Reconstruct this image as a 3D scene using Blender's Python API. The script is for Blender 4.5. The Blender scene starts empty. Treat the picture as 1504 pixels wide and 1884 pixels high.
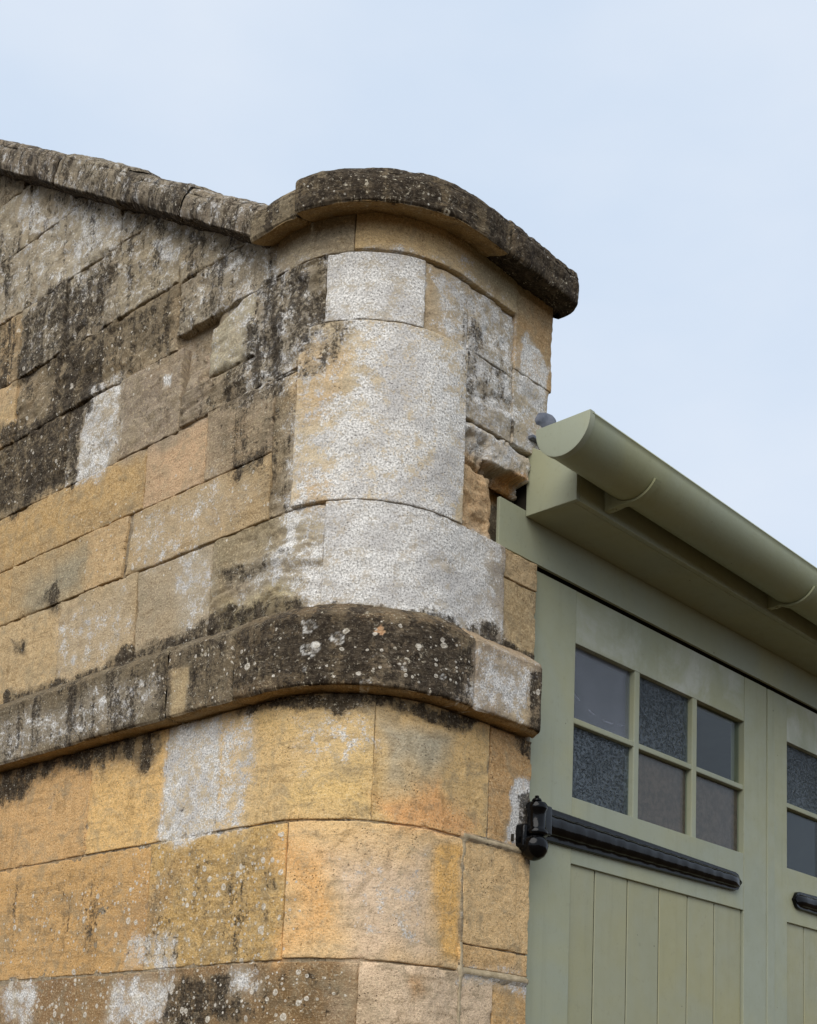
import bpy, bmesh, math, random
import numpy as np
from mathutils import Matrix, Vector

random.seed(7)
SC = bpy.context.scene
COL = SC.collection
EYE = 1.6                      # heights below are measured from eye level, ground is EYE lower

# ------------------------------------------------------------------ camera
cam_data = bpy.data.cameras.new("camera")
cam = bpy.data.objects.new("camera", cam_data)
COL.objects.link(cam)
cam_data.sensor_fit = 'VERTICAL'
cam_data.sensor_height = 24.0
cam_data.lens = 24.0 * 2550 / 1884
cam_data.shift_y = (1700 - 942) / 1884      # rising-front shift: the photo keeps its verticals
cam_data.clip_start = 0.05
cam_data.clip_end = 2000
cr, cu_, cb = (0.68007, -0.73216, 0.038), (-0.12977, -0.0692, 0.98913), (-0.72157, -0.6776, -0.14207)
cam.matrix_world = Matrix(((cr[0], cu_[0], cb[0], 0), (cr[1], cu_[1], cb[1], 0), (cr[2], cu_[2], cb[2], EYE), (0, 0, 0, 1)))
SC.camera = cam

# ------------------------------------------------------------------ sky, sun, exposure
SUN_EL, SUN_AZ = 40.0, 206.0     # azimuth counted from +X towards +Y: the sun stands behind the camera, to its left
world = bpy.data.worlds.new("World")
SC.world = world
world.use_nodes = True
nt = world.node_tree
nt.nodes.clear()
w_out = nt.nodes.new("ShaderNodeOutputWorld")
w_bg = nt.nodes.new("ShaderNodeBackground")
w_bg.inputs["Strength"].default_value = 0.050
sky = nt.nodes.new("ShaderNodeTexSky")
sky.sky_type = 'NISHITA'
sky.sun_disc = False
sky.sun_elevation = math.radians(SUN_EL)
sky.sun_rotation = math.radians(90 - SUN_AZ)
sky.air_density = 1.0
sky.dust_density = 2.0
w_tc = nt.nodes.new("ShaderNodeTexCoord")
w_map = nt.nodes.new("ShaderNodeMapping")
w_map.inputs["Scale"].default_value = (1.0, 1.0, 2.2)
w_n = nt.nodes.new("ShaderNodeTexNoise")
w_n.inputs["Scale"].default_value = 2.6
w_n.inputs["Detail"].default_value = 5
w_n.inputs["Roughness"].default_value = 0.5
w_cr = nt.nodes.new("ShaderNodeValToRGB")
w_cr.color_ramp.elements[0].position = 0.35
w_cr.color_ramp.elements[0].color = (7.2, 8.55, 10.4, 1)
w_cr.color_ramp.elements[1].position = 0.65
w_cr.color_ramp.elements[1].color = (8.6, 9.5, 10.8, 1)
w_mix = nt.nodes.new("ShaderNodeMix")
w_mix.data_type = 'RGBA'
w_mix.inputs["Factor"].default_value = 0.90
nt.links.new(w_tc.outputs["Generated"], w_map.inputs["Vector"])
nt.links.new(w_map.outputs["Vector"], w_n.inputs["Vector"])
nt.links.new(w_n.outputs["Fac"], w_cr.inputs["Fac"])
nt.links.new(sky.outputs["Color"], w_mix.inputs["A"])
nt.links.new(w_cr.outputs["Color"], w_mix.inputs["B"])
nt.links.new(w_mix.outputs["Result"], w_bg.inputs["Color"])
nt.links.new(w_bg.outputs["Background"], w_out.inputs["Surface"])

sun_d = bpy.data.lights.new("sun", 'SUN')
sun_d.energy = 1.5
sun_d.angle = math.radians(55)
sun_d.color = (1.0, 0.96, 0.90)
sun = bpy.data.objects.new("sun", sun_d)
COL.objects.link(sun)
sun.location = (0, 0, 12)
_sd = Vector((math.cos(math.radians(SUN_AZ)) * math.cos(math.radians(SUN_EL)), math.sin(math.radians(SUN_AZ)) * math.cos(math.radians(SUN_EL)), math.sin(math.radians(SUN_EL))))
sun.rotation_euler = _sd.to_track_quat('Z', 'Y').to_euler()

SC.view_settings.view_transform = 'Standard'
SC.view_settings.look = 'None'
SC.view_settings.exposure = 0.9
SC.view_settings.gamma = 1.0
SC.view_settings.use_curve_mapping = False

# ------------------------------------------------------------------ object helpers
ROOT = {}

def empty(name, loc, label, cat, group=None):
    o = bpy.data.objects.new(name, None)
    COL.objects.link(o)
    o.empty_display_size = 0.1
    o.location = loc
    o["label"] = label
    o["category"] = cat
    o["kind"] = "thing"
    if group:
        o["group"] = group
    ROOT[o] = Vector(loc)
    return o

def link_mesh(name, me, mat, parent, centre):
    o = bpy.data.objects.new(name, me)
    COL.objects.link(o)
    if mat is not None and not me.materials:
        me.materials.append(mat)
    base = ROOT[parent] if parent is not None else Vector((0, 0, 0))
    o.parent = parent
    o.location = Vector(centre) - base
    ROOT[o] = Vector(centre)
    return o

def mesh_np(name, V, F, mat, parent, uv=None, cols=None, smooth=True):
    """V (n,3) world positions, F (m,4) quads."""
    V = np.asarray(V, np.float64)
    c = (V.min(0) + V.max(0)) / 2
    me = bpy.data.meshes.new(name)
    F = np.asarray(F, np.int32)
    me.vertices.add(len(V)); me.loops.add(F.size); me.polygons.add(len(F))
    me.vertices.foreach_set("co", (V - c).astype(np.float32).ravel())
    me.loops.foreach_set("vertex_index", F.ravel())
    me.polygons.foreach_set("loop_start", np.arange(0, F.size, F.shape[1], dtype=np.int32))
    me.polygons.foreach_set("use_smooth", np.full(len(F), smooth))
    if uv is not None:
        l = me.uv_layers.new(name="st")
        l.data.foreach_set("uv", np.asarray(uv, np.float32)[F.ravel()].ravel())
    if cols:
        for k, a in cols.items():
            at = me.attributes.new(k, 'FLOAT_COLOR', 'POINT')
            at.data.foreach_set("color", np.asarray(a, np.float32).ravel())
    me.update(calc_edges=True)
    me.validate()
    return link_mesh(name, me, mat, parent, c)

def bm_obj(name, bm, mat, parent, smooth=False):
    c = Vector((0, 0, 0))
    lo = Vector((1e9,) * 3); hi = Vector((-1e9,) * 3)
    for v in bm.verts:
        for i in range(3):
            lo[i] = min(lo[i], v.co[i]); hi[i] = max(hi[i], v.co[i])
    c = (lo + hi) / 2
    for v in bm.verts:
        v.co -= c
    bmesh.ops.recalc_face_normals(bm, faces=bm.faces)
    if smooth:
        for f in bm.faces:
            f.smooth = True
    me = bpy.data.meshes.new(name)
    bm.to_mesh(me); bm.free()
    return link_mesh(name, me, mat, parent, c)

def box(u0, u1, v0, v1, z0, z1, bev=0.003, bm=None, seg=2):
    """box given in metres, z from eye level"""
    own = bmesh.new()
    r = bmesh.ops.create_cube(own, size=1)
    for v in own.verts:
        v.co = Vector((u0 + (v.co.x + .5) * (u1 - u0), v0 + (v.co.y + .5) * (v1 - v0), EYE + z0 + (v.co.z + .5) * (z1 - z0)))
    if bev:
        bmesh.ops.bevel(own, geom=own.edges[:], offset=bev, segments=seg, affect='EDGES', profile=.6)
    if bm is None:
        return own
    me = bpy.data.meshes.new("tmp"); own.to_mesh(me); own.free(); bm.from_mesh(me); bpy.data.meshes.remove(me)
    return bm

def lathe(prof, cx, cy, bm=None, n=28):
    """prof: (radius, z from eye level) bottom to top"""
    bm = bm or bmesh.new()
    rings = []
    for r, z in prof:
        rings.append([bm.verts.new((cx + max(r, 1e-4) * math.cos(2 * math.pi * k / n), cy + max(r, 1e-4) * math.sin(2 * math.pi * k / n), EYE + z)) for k in range(n)])
    for a, b in zip(rings, rings[1:]):
        for k in range(n):
            bm.faces.new((a[k], a[(k + 1) % n], b[(k + 1) % n], b[k]))
    bm.faces.new(rings[0][::-1]); bm.faces.new(rings[-1])
    return bm

# ------------------------------------------------------------------ numpy noise
def _hash(ix, iy, iz, seed):
    h = (ix.astype(np.int64) * 374761393 + iy.astype(np.int64) * 668265263 + iz.astype(np.int64) * 2147483647 + seed * 974711) & 0xffffffff
    h = ((h ^ (h >> 13)) * 1274126177) & 0xffffffff
    h = ((h ^ (h >> 16)) * 2246822519) & 0xffffffff
    return ((h ^ (h >> 15)) & 0xffff) / 65535.0

def vnoise(x, y, z=0.0, seed=0):
    x, y, z = np.broadcast_arrays(np.asarray(x, float), np.asarray(y, float), np.asarray(z, float))
    fx, fy, fz = np.floor(x), np.floor(y), np.floor(z)
    tx, ty, tz = x - fx, y - fy, z - fz
    tx, ty, tz = [t * t * t * (t * (t * 6 - 15) + 10) for t in (tx, ty, tz)]
    r = 0
    for dx in (0, 1):
        for dy in (0, 1):
            for dz in (0, 1):
                wgt = (tx if dx else 1 - tx) * (ty if dy else 1 - ty) * (tz if dz else 1 - tz)
                r = r + wgt * _hash(fx + dx, fy + dy, fz + dz, seed)
    return r * 2 - 1

def fbm(x, y, z=0.0, seed=0, oct=4, gain=.5):
    a, f, r, t = 1.0, 1.0, 0.0, 0.0
    for o in range(oct):
        r = r + a * vnoise(x * f, y * f, np.asarray(z) * f, seed + o * 17); t += a
        a *= gain; f *= 2.03
    return r / t

def sstep(a, b, x):
    t = np.clip((x - a) / (b - a), 0, 1)
    return t * t * (3 - 2 * t)

def lin(c):
    c = np.asarray(c, float) / 255.0
    return np.where(c <= .04045, c / 12.92, ((c + .055) / 1.055) ** 2.4)

def rgb(r, g, b):
    return tuple(lin((r, g, b))) + (1.0,)

# ------------------------------------------------------------------ the wall's plan: straight flank, rounded corner, short front
UL, VF, RAD = 1.91, 1.96, 0.27
ARC = RAD * math.pi / 2
CU, CV = UL + RAD, VF + RAD
S_END = 0.74
RAKE = 0.62                                          # slope of the gable
def rake_z(s):
    return 2.0 + RAKE * np.maximum(-.09 - s, 0)

def wall_pt(s, z, off):
    s = np.asarray(s, float); off = np.asarray(off, float) + 0 * s
    th = np.clip(s / RAD, 0, math.pi / 2)
    nu, nv = -np.cos(th), -np.sin(th)
    u = CU + nu * (RAD + off) + np.maximum(s - ARC, 0)
    v = CV + nv * (RAD + off) + np.maximum(-s, 0)
    return np.stack([u, v, np.asarray(z, float) + EYE + 0 * s], -1)

# soiling and colour of the stone faces, each patch an outline (s, z) in metres along and up the wall:
# T stone colour, W pale lichen crust, K black growth, S round lichen spots, C freshly broken or clean stone
PATCHES = {
 'wall': [
  ('W', 0.76, 0.06, 0.05, [(0.151, 1.74), (0.323, 1.76), (0.455, 1.734), (0.501, 1.581), (0.722, 1.658), (0.694, 1.563), (0.603, 1.508), (0.465, 1.524), (0.454, 1.366), (0.561, 1.326), (0.597, 1.206), (0.592, 1.1), (0.505, 1.101), (0.324, 1.092), (0.18, 1.096), (0.059, 1.11), (0.072, 1.242), (0.121, 1.323), (0.1, 1.49), (0.157, 1.611)]),
  ('W', 0.5, 0.05, 0.05, [(0.023, 1.559), (0.107, 1.591), (0.181, 1.623), (0.197, 1.233), (0.08, 1.105), (-0.15, 1.181), (-0.136, 1.243), (0.026, 1.264), (0.01, 1.383)]),
  ('W', 0.46, 0.06, 0.05, [(0.318, 1.903), (0.426, 1.922), (0.626, 1.91), (0.738, 1.778), (0.743, 1.667), (0.602, 1.528), (0.427, 1.537), (0.352, 1.744)]),
  ('W', 0.4, 0.05, 0.06, [(-0.224, 2.033), (0.091, 1.92), (0.099, 1.747), (0.05, 1.629), (-0.114, 1.659), (-0.227, 1.837)]),
  ('W', 0.85, 0.008, 0.02, [(0.029, 1.339), (0.053, 1.334), (0.052, 1.221), (0.026, 1.226)]),
  ('W', 0.6, 0.03, 0.03, [(0.426, 1.922), (0.616, 1.905), (0.632, 1.773), (0.619, 1.616), (0.48, 1.612), (0.349, 1.808), (0.332, 1.895)]),
  ('W', 0.75, 0.012, 0.02, [(0.658, 1.911), (0.758, 1.843), (0.752, 1.706), (0.644, 1.737)]),
  ('W', 0.56, 0.04, 0.05, [(-1.255, 2.684), (-0.703, 2.376), (-0.668, 2.285), (-0.794, 2.308), (-0.905, 2.373), (-0.968, 2.45), (-1.233, 2.534)]),
  ('W', 0.6, 0.008, 0.03, [(-0.936, 2.403), (-0.885, 2.38), (-0.882, 2.184), (-0.911, 2.164)]),
  ('W', 0.62, 0.015, 0.03, [(-0.551, 2.252), (-0.445, 2.187), (-0.447, 2.113), (-0.539, 2.175)]),
  ('W', 0.55, 0.015, 0.03, [(-0.298, 2.065), (-0.186, 2.059), (-0.19, 1.99), (-0.293, 2.005)]),
  ('W', 0.6, 0.025, 0.02, [(-0.809, 1.904), (-0.66, 1.897), (-0.645, 1.696), (-0.727, 1.64), (-0.868, 1.668)]),
  ('W', 0.62, 0.012, 0.012, [(-0.355, 0.916), (-0.182, 0.886), (-0.16, 0.75), (-0.158, 0.626), (-0.292, 0.597), (-0.382, 0.632)]),
  ('W', 0.52, 0.03, 0.03, [(-0.182, 0.886), (-0.031, 0.866), (-0.066, 0.627), (-0.167, 0.62)]),
  ('W', 0.26, 0.05, 0.04, [(0.054, 0.84), (0.248, 0.872), (0.252, 0.778), (0.102, 0.705)]),
  ('W', 0.98, 0.012, 0.02, [(0.675, 0.785), (0.752, 0.801), (0.718, 0.717), (0.706, 0.637), (0.733, 0.604), (0.682, 0.633), (0.646, 0.627), (0.655, 0.705)]),
  ('W', 0.42, 0.04, 0.03, [(-0.383, 1.306), (-0.245, 1.317), (-0.235, 1.149), (-0.347, 1.148)]),
  ('W', 0.22, 0.06, 0.04, [(0.175, 0.563), (0.39, 0.56), (0.416, 0.352), (0.211, 0.404)]),
  ('W', 0.6, 0.02, 0.02, [(0.496, 0.337), (0.765, 0.341), (0.767, 0.291), (0.599, 0.306), (0.489, 0.301)]),
  ('W', 0.27, 0.04, 0.04, [(-0.579, 1.486), (-0.258, 1.503), (-0.075, 1.408), (-0.242, 1.337), (-0.539, 1.332)]),
  ('W', 0.26, 0.04, 0.04, [(-0.871, 1.295), (-0.558, 1.294), (-0.541, 1.149), (-0.837, 1.132)]),
  ('W', 0.62, 0.02, 0.04, [(-0.129, 1.841), (-0.073, 1.859), (-0.064, 1.748), (-0.091, 1.731)]),
  ('W', 0.8, 0.006, 0.008, [(-0.481, 1.835), (-0.44, 1.823), (-0.437, 1.793), (-0.473, 1.803)]),
  ('W', 0.82, 0.04, 0.04, [(0.212, 1.74), (0.323, 1.76), (0.437, 1.7), (0.454, 1.549), (0.453, 1.379), (0.341, 1.342), (0.308, 1.498), (0.256, 1.539)]),
  ('W', 0.8, 0.03, 0.03, [(0.172, 1.283), (0.455, 1.341), (0.562, 1.313), (0.601, 1.116), (0.324, 1.092), (0.18, 1.098)]),
  ('W', 0.78, 0.02, 0.02, [(0.105, 1.911), (0.317, 1.916), (0.321, 1.762), (0.107, 1.757)]),
  ('K', 0.82, 0.03, 0.05, [(-1.086, 2.3), (-0.723, 2.23), (-0.767, 2.075), (-0.89, 2.044), (-1.166, 2.063), (-1.223, 2.219)]),
  ('K', 0.88, 0.03, 0.05, [(-0.931, 2.059), (-0.706, 2.083), (-0.771, 1.906), (-0.832, 1.788), (-0.989, 1.887)]),
  ('K', 0.88, 0.025, 0.04, [(-1.266, 1.947), (-0.954, 1.923), (-0.834, 1.843), (-0.867, 1.663), (-1.224, 1.668)]),
  ('K', 0.66, 0.04, 0.06, [(-0.791, 2.069), (-0.508, 2.094), (-0.413, 2.04), (-0.488, 1.908), (-0.702, 1.942)]),
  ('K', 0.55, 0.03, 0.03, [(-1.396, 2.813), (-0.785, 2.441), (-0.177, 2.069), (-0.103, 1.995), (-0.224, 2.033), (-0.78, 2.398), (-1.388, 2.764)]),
  ('K', 0.6, 0.03, 0.05, [(-1.374, 2.667), (-1.236, 2.552), (-1.202, 2.313), (-1.32, 2.308)]),
  ('K', 0.74, 0.03, 0.05, [(-0.117, 1.932), (0.091, 1.91), (0.103, 1.76), (0.032, 1.713), (0.031, 1.635), (-0.136, 1.694), (-0.162, 1.771)]),
  ('K', 0.62, 0.03, 0.05, [(-0.281, 1.76), (0.019, 1.73), (0.027, 1.609), (-0.209, 1.638)]),
  ('K', 0.75, 0.018, 0.05, [(-0.151, 1.524), (-0.046, 1.519), (-0.045, 1.457), (-0.147, 1.48)]),
  ('K', 0.35, 0.05, 0.05, [(-0.272, 1.659), (0.017, 1.639), (0.035, 1.376), (-0.026, 1.265), (-0.075, 1.408), (-0.239, 1.525)]),
  ('K', 0.92, 0.022, 0.03, [(-0.748, 1.114), (-0.346, 1.141), (-0.148, 1.152), (0.08, 1.111), (0.25, 1.1), (0.561, 1.124), (0.765, 1.107), (0.746, 1.064), (0.353, 1.058), (0.182, 1.062), (-0.141, 1.076), (-0.401, 1.058), (-0.741, 1.055), (-1.131, 1.051), (-1.139, 1.104)]),
  ('K', 0.95, 0.014, 0.03, [(-0.341, 1.093), (-0.303, 1.118), (-0.145, 1.122), (-0.142, 1.082), (-0.257, 1.062)]),
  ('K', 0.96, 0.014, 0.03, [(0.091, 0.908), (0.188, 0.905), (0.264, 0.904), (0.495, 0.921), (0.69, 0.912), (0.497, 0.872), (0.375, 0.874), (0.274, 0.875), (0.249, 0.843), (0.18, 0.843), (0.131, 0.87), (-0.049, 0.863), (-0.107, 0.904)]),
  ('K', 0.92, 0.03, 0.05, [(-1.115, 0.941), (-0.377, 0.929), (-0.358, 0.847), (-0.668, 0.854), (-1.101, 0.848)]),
  ('K', 0.8, 0.02, 0.03, [(-0.974, 1.38), (-0.895, 1.376), (-0.873, 1.311), (-0.924, 1.308)]),
  ('K', 0.88, 0.02, 0.03, [(-1.096, 1.285), (-1.011, 1.266), (-1.014, 1.229), (-1.09, 1.245)]),
  ('K', 0.68, 0.02, 0.04, [(-0.215, 1.256), (0.01, 1.255), (0.052, 1.221), (-0.172, 1.206)]),
  ('K', 0.86, 0.016, 0.02, [(0.693, 0.75), (0.757, 0.776), (0.756, 0.595), (0.719, 0.601), (0.691, 0.654)]),
  ('K', 0.8, 0.02, 0.03, [(-0.288, 0.315), (-0.058, 0.322), (0.006, 0.194), (-0.332, 0.201)]),
  ('K', 0.3, 0.04, 0.03, [(-0.058, 0.322), (0.237, 0.32), (0.22, 0.196), (0.006, 0.194)]),
  ('K', 0.55, 0.03, 0.04, [(0.634, 1.271), (0.757, 1.311), (0.743, 1.117), (0.691, 1.129), (0.707, 1.241)]),
  ('K', 0.5, 0.04, 0.05, [(0.428, 1.882), (0.632, 1.773), (0.628, 1.633), (0.479, 1.625)]),
  ('K', 0.62, 0.012, 0.02, [(0.674, 0.901), (0.742, 0.904), (0.733, 0.85), (0.693, 0.847)]),
  ('K', 0.5, 0.02, 0.03, [(0.099, 1.761), (0.199, 1.745), (0.128, 1.691), (0.05, 1.629), (0.027, 1.688)]),
  ('W', 0.6, 0.03, 0.04, [(-0.5, 0.299), (-0.284, 0.321), (-0.312, 0.2), (-0.544, 0.205)]),
  ('W', 0.55, 0.03, 0.04, [(-1.018, 0.298), (-0.864, 0.307), (-0.851, 0.211), (-1.006, 0.214)]),
  ('W', 0.5, 0.02, 0.03, [(-0.449, 0.419), (-0.275, 0.426), (-0.286, 0.334), (-0.461, 0.329)]),
  ('W', 0.55, 0.03, 0.03, [(-0.076, 0.329), (0.003, 0.331), (0.008, 0.267), (-0.071, 0.264)]),
  ('K', 0.26, 0.05, 0.05, [(-0.352, 0.584), (0.055, 0.59), (0.064, 0.328), (-0.472, 0.336)]),
  ('K', 0.26, 0.06, 0.05, [(-1.063, 0.598), (-0.458, 0.595), (-0.516, 0.338), (-1.024, 0.334)]),
  ('S', 1.0, 0.04, 0.03, [(-1.021, 0.317), (-0.264, 0.312), (0.226, 0.308), (0.129, 0.194), (-1.006, 0.214)]),
  ('S', 0.92, 0.05, 0.03, [(-0.461, 0.621), (0.061, 0.601), (0.064, 0.328), (-0.582, 0.335)]),
  ('S', 0.45, 0.05, 0.03, [(-1.057, 0.554), (-0.455, 0.568), (-0.581, 0.328), (-1.024, 0.334)]),
  ('S', 0.3, 0.05, 0.03, [(-0.855, 1.564), (-0.082, 1.502), (-0.051, 1.349), (-0.561, 1.323), (-0.777, 1.348)]),
  ('S', 0.22, 0.05, 0.05, [(-1.368, 2.628), (-0.204, 2.039), (-0.423, 1.912), (-0.667, 1.644), (-1.232, 1.72)]),
  ('C', 1, 0.01, 0.012, [(0.461, 1.532), (0.552, 1.528), (0.674, 1.528), (0.686, 1.498), (0.575, 1.457), (0.58, 1.352), (0.489, 1.34), (0.452, 1.417)]),
  ('C', 0.9, 0.012, 0.012, [(0.591, 1.323), (0.756, 1.338), (0.744, 1.104), (0.611, 1.112), (0.625, 1.242)]),
  ('C', 1, 0.006, 0.008, [(0.653, 2.022), (0.772, 2.045), (0.761, 1.873), (0.749, 1.839), (0.679, 1.921), (0.629, 1.841), (0.628, 1.981)]),
  ('T', (192, 154, 96, 1.0), 0.012, 0.012, [(-1.32, 2.308), (-1.197, 2.277), (-1.177, 2.017), (-1.274, 2.0)]),
  ('T', (216, 162, 95, 1.0), 0.05, 0.05, [(0.065, 0.607), (0.158, 0.563), (0.154, 0.402), (0.076, 0.357)]),
  ('T', (222, 170, 90, 1.0), 0.012, 0.02, [(0.405, 0.586), (0.496, 0.601), (0.491, 0.346), (0.443, 0.341), (0.433, 0.436), (0.402, 0.467)]),
  ('T', (218, 158, 95, 1.0), 0.03, 0.03, [(0.256, 0.672), (0.398, 0.728), (0.544, 0.683), (0.49, 0.637), (0.319, 0.62)]),
  ('T', (208, 178, 145, 1.0), 0.05, 0.04, [(0.169, 0.563), (0.389, 0.571), (0.412, 0.433), (0.417, 0.34), (0.214, 0.324)]),
  ('T', (165, 155, 132, 1.0), 0.04, 0.03, [(0.25, 0.831), (0.443, 0.847), (0.396, 0.751), (0.266, 0.708)]),
  ('T', (205, 170, 105, 1.0), 0.04, 0.03, [(-0.03, 0.853), (0.094, 0.86), (0.249, 0.837), (0.252, 0.637), (0.052, 0.637), (0.1, 0.752)]),
  ('T', (205, 168, 112, 1.0), 0.03, 0.03, [(0.043, 1.735), (0.153, 1.689), (0.111, 1.526), (0.05, 1.5), (0.026, 1.636)]),
  ('T', (208, 168, 114, 1.0), 0.03, 0.03, [(0.071, 1.393), (0.192, 1.37), (0.17, 1.314), (0.061, 1.32)]),
  ('T', (200, 160, 112, 1.0), 0.01, 0.012, [(0.456, 1.523), (0.572, 1.529), (0.58, 1.352), (0.474, 1.341)]),
  ('T', (195, 130, 48, 1.0), 0.008, 0.008, [(0.579, 1.508), (0.694, 1.547), (0.69, 1.491), (0.575, 1.453)]),
  ('T', (150, 138, 108, 1.0), 0.05, 0.03, [(0.404, 2.005), (0.646, 2.047), (0.636, 1.936), (0.484, 1.93)]),
  ('T', (200, 160, 118, 1.0), 0.03, 0.03, [(-0.494, 1.64), (-0.28, 1.641), (-0.297, 1.529), (-0.47, 1.519)]),
  ('T', (150, 132, 112, 1.0), 0.04, 0.04, [(-0.42, 1.882), (-0.301, 1.753), (-0.292, 1.652), (-0.632, 1.648), (-0.655, 1.85)]),
  ('T', (190, 150, 85, 1.0), 0.03, 0.03, [(-1.221, 1.651), (-0.574, 1.644), (-0.564, 1.554), (-1.201, 1.516)]),
  ('T', (150, 140, 115, 1.0), 0.04, 0.04, [(-1.018, 1.407), (-0.787, 1.425), (-0.775, 1.332), (-1.009, 1.343)]),
  ('T', (120, 108, 88, 1.0), 0.05, 0.05, [(-0.215, 1.249), (0.072, 1.242), (0.132, 1.106), (-0.201, 1.102)]),
  ('T', (172, 156, 112, 1.0), 0.03, 0.03, [(-0.187, 1.164), (0.018, 1.153), (0.08, 1.105), (-0.162, 1.093)]),
  ('T', (190, 148, 94, 1.0), 0.05, 0.04, [(-1.104, 0.872), (-0.681, 0.868), (-0.664, 0.63), (-1.066, 0.613)]),
  ('T', (160, 120, 74, 0.6), 0.05, 0.04, [(-0.452, 0.542), (-0.288, 0.552), (-0.354, 0.406), (-0.544, 0.392)]),
  ('T', (112, 86, 54, 1.0), 0.03, 0.03, [(-0.003, 0.302), (0.193, 0.306), (0.175, 0.195), (0.006, 0.194)]),
  ('T', (150, 130, 105, 0.7), 0.03, 0.05, [(0.194, 0.278), (0.238, 0.292), (0.288, 0.2), (0.186, 0.195)]),
  ('T', (175, 130, 80, 0.8), 0.02, 0.02, [(0.352, 0.3), (0.387, 0.303), (0.396, 0.269), (0.361, 0.26)]),
  ('T', (130, 105, 75, 0.8), 0.04, 0.04, [(-0.673, 0.894), (-0.384, 0.895), (-0.397, 0.824), (-0.62, 0.844)]),
  ('T', (160, 150, 140, 0.8), 0.03, 0.03, [(0.453, 1.574), (0.659, 1.632), (0.683, 1.559), (0.603, 1.514), (0.465, 1.527)]),
  ('T', (170, 165, 160, 1.0), 0.04, 0.03, [(0.172, 1.283), (0.513, 1.335), (0.587, 1.203), (0.591, 1.113), (0.324, 1.095), (0.18, 1.104)]),
  ('T', (150, 146, 150, 0.7), 0.03, 0.03, [(0.479, 1.233), (0.586, 1.229), (0.601, 1.116), (0.467, 1.109)]),
  ('T', (165, 155, 125, 1.0), 0.02, 0.02, [(-0.281, 1.872), (-0.159, 1.852), (-0.18, 1.75), (-0.292, 1.763)]),
 ],
 'string': [
  ('K', 0.93, 0.04, 0.04, [(-0.081, 1.073), (0.206, 1.073), (0.349, 1.061), (0.448, 1.048), (0.42, 0.893), (0.251, 0.887), (0.114, 0.891), (-0.066, 0.896)]),
  ('K', 0.55, 0.04, 0.04, [(-1.051, 1.078), (-0.081, 1.073), (-0.066, 0.896), (-1.024, 0.894)]),
  ('K', 0.6, 0.02, 0.03, [(-0.223, 1.053), (-0.08, 1.06), (-0.067, 0.909), (-0.209, 0.91)]),
  ('K', 0.75, 0.012, 0.02, [(0.641, 1.045), (0.733, 1.057), (0.718, 0.903), (0.677, 0.9)]),
  ('W', 0.58, 0.04, 0.03, [(0.467, 1.041), (0.671, 1.047), (0.647, 0.906), (0.512, 0.892), (0.419, 0.929)]),
  ('W', 0.35, 0.03, 0.03, [(-1.042, 1.016), (-0.331, 1.024), (-0.321, 0.931), (-1.026, 0.909)]),
  ('S', 0.42, 0.04, 0.03, [(0.085, 1.037), (0.225, 1.057), (0.641, 1.052), (0.627, 0.907), (0.251, 0.893), (0.092, 0.899)]),
  ('S', 0.25, 0.04, 0.03, [(-0.441, 1.059), (0.085, 1.037), (0.092, 0.893), (-0.424, 0.909)]),
  ('T', (172, 150, 112, 1.0), 0.008, 0.01, [(-0.293, 1.014), (-0.237, 1.01), (-0.242, 0.901), (-0.294, 0.897)]),
  ('C', 0.9, 0.008, 0.01, [(-0.293, 1.014), (-0.237, 1.01), (-0.242, 0.901), (-0.294, 0.897)]),
  ('T', (190, 165, 125, 1.0), 0.03, 0.03, [(0.585, 0.96), (0.674, 0.97), (0.667, 0.898), (0.568, 0.899)]),
  ('T', (150, 130, 112, 1.0), 0.04, 0.03, [(0.246, 1.035), (0.468, 1.029), (0.474, 0.907), (0.27, 0.896)]),
 ],
 'cap': [
 ],
}
ROSETTES = [(0.115, 1.031, 0.0140, 'W'), (0.171, 1.003, 0.0130, 'W'), (0.120, 0.981, 0.0151, 'W'), (0.223, 0.906, 0.0086, 'W'), (0.248, 1.022, 0.0097, 'O'), (0.294, 0.947, 0.0054, 'W'), (0.371, 0.945, 0.0054, 'W'), (0.238, 0.969, 0.0043, 'W'), (0.112, 0.936, 0.0054, 'W'), (0.474, 0.907, 0.0076, 'W'), (0.413, 0.903, 0.0065, 'W'), ]
def poly_sd(px, py, poly):
    """signed distance, positive inside"""
    n = len(poly); d = np.full(px.shape, 1e9); inside = np.zeros(px.shape, bool)
    for i in range(n):
        x0, y0 = poly[i]; x1, y1 = poly[(i + 1) % n]
        ex, ey = x1 - x0, y1 - y0
        t = np.clip(((px - x0) * ex + (py - y0) * ey) / (ex * ex + ey * ey + 1e-12), 0, 1)
        d = np.minimum(d, np.hypot(px - x0 - t * ex, py - y0 - t * ey))
        c = ((y0 > py) != (y1 > py)) & (px < (x1 - x0) * (py - y0) / (y1 - y0 + 1e-12) + x0)
        inside ^= c
    return np.where(inside, d, -d)

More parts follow.
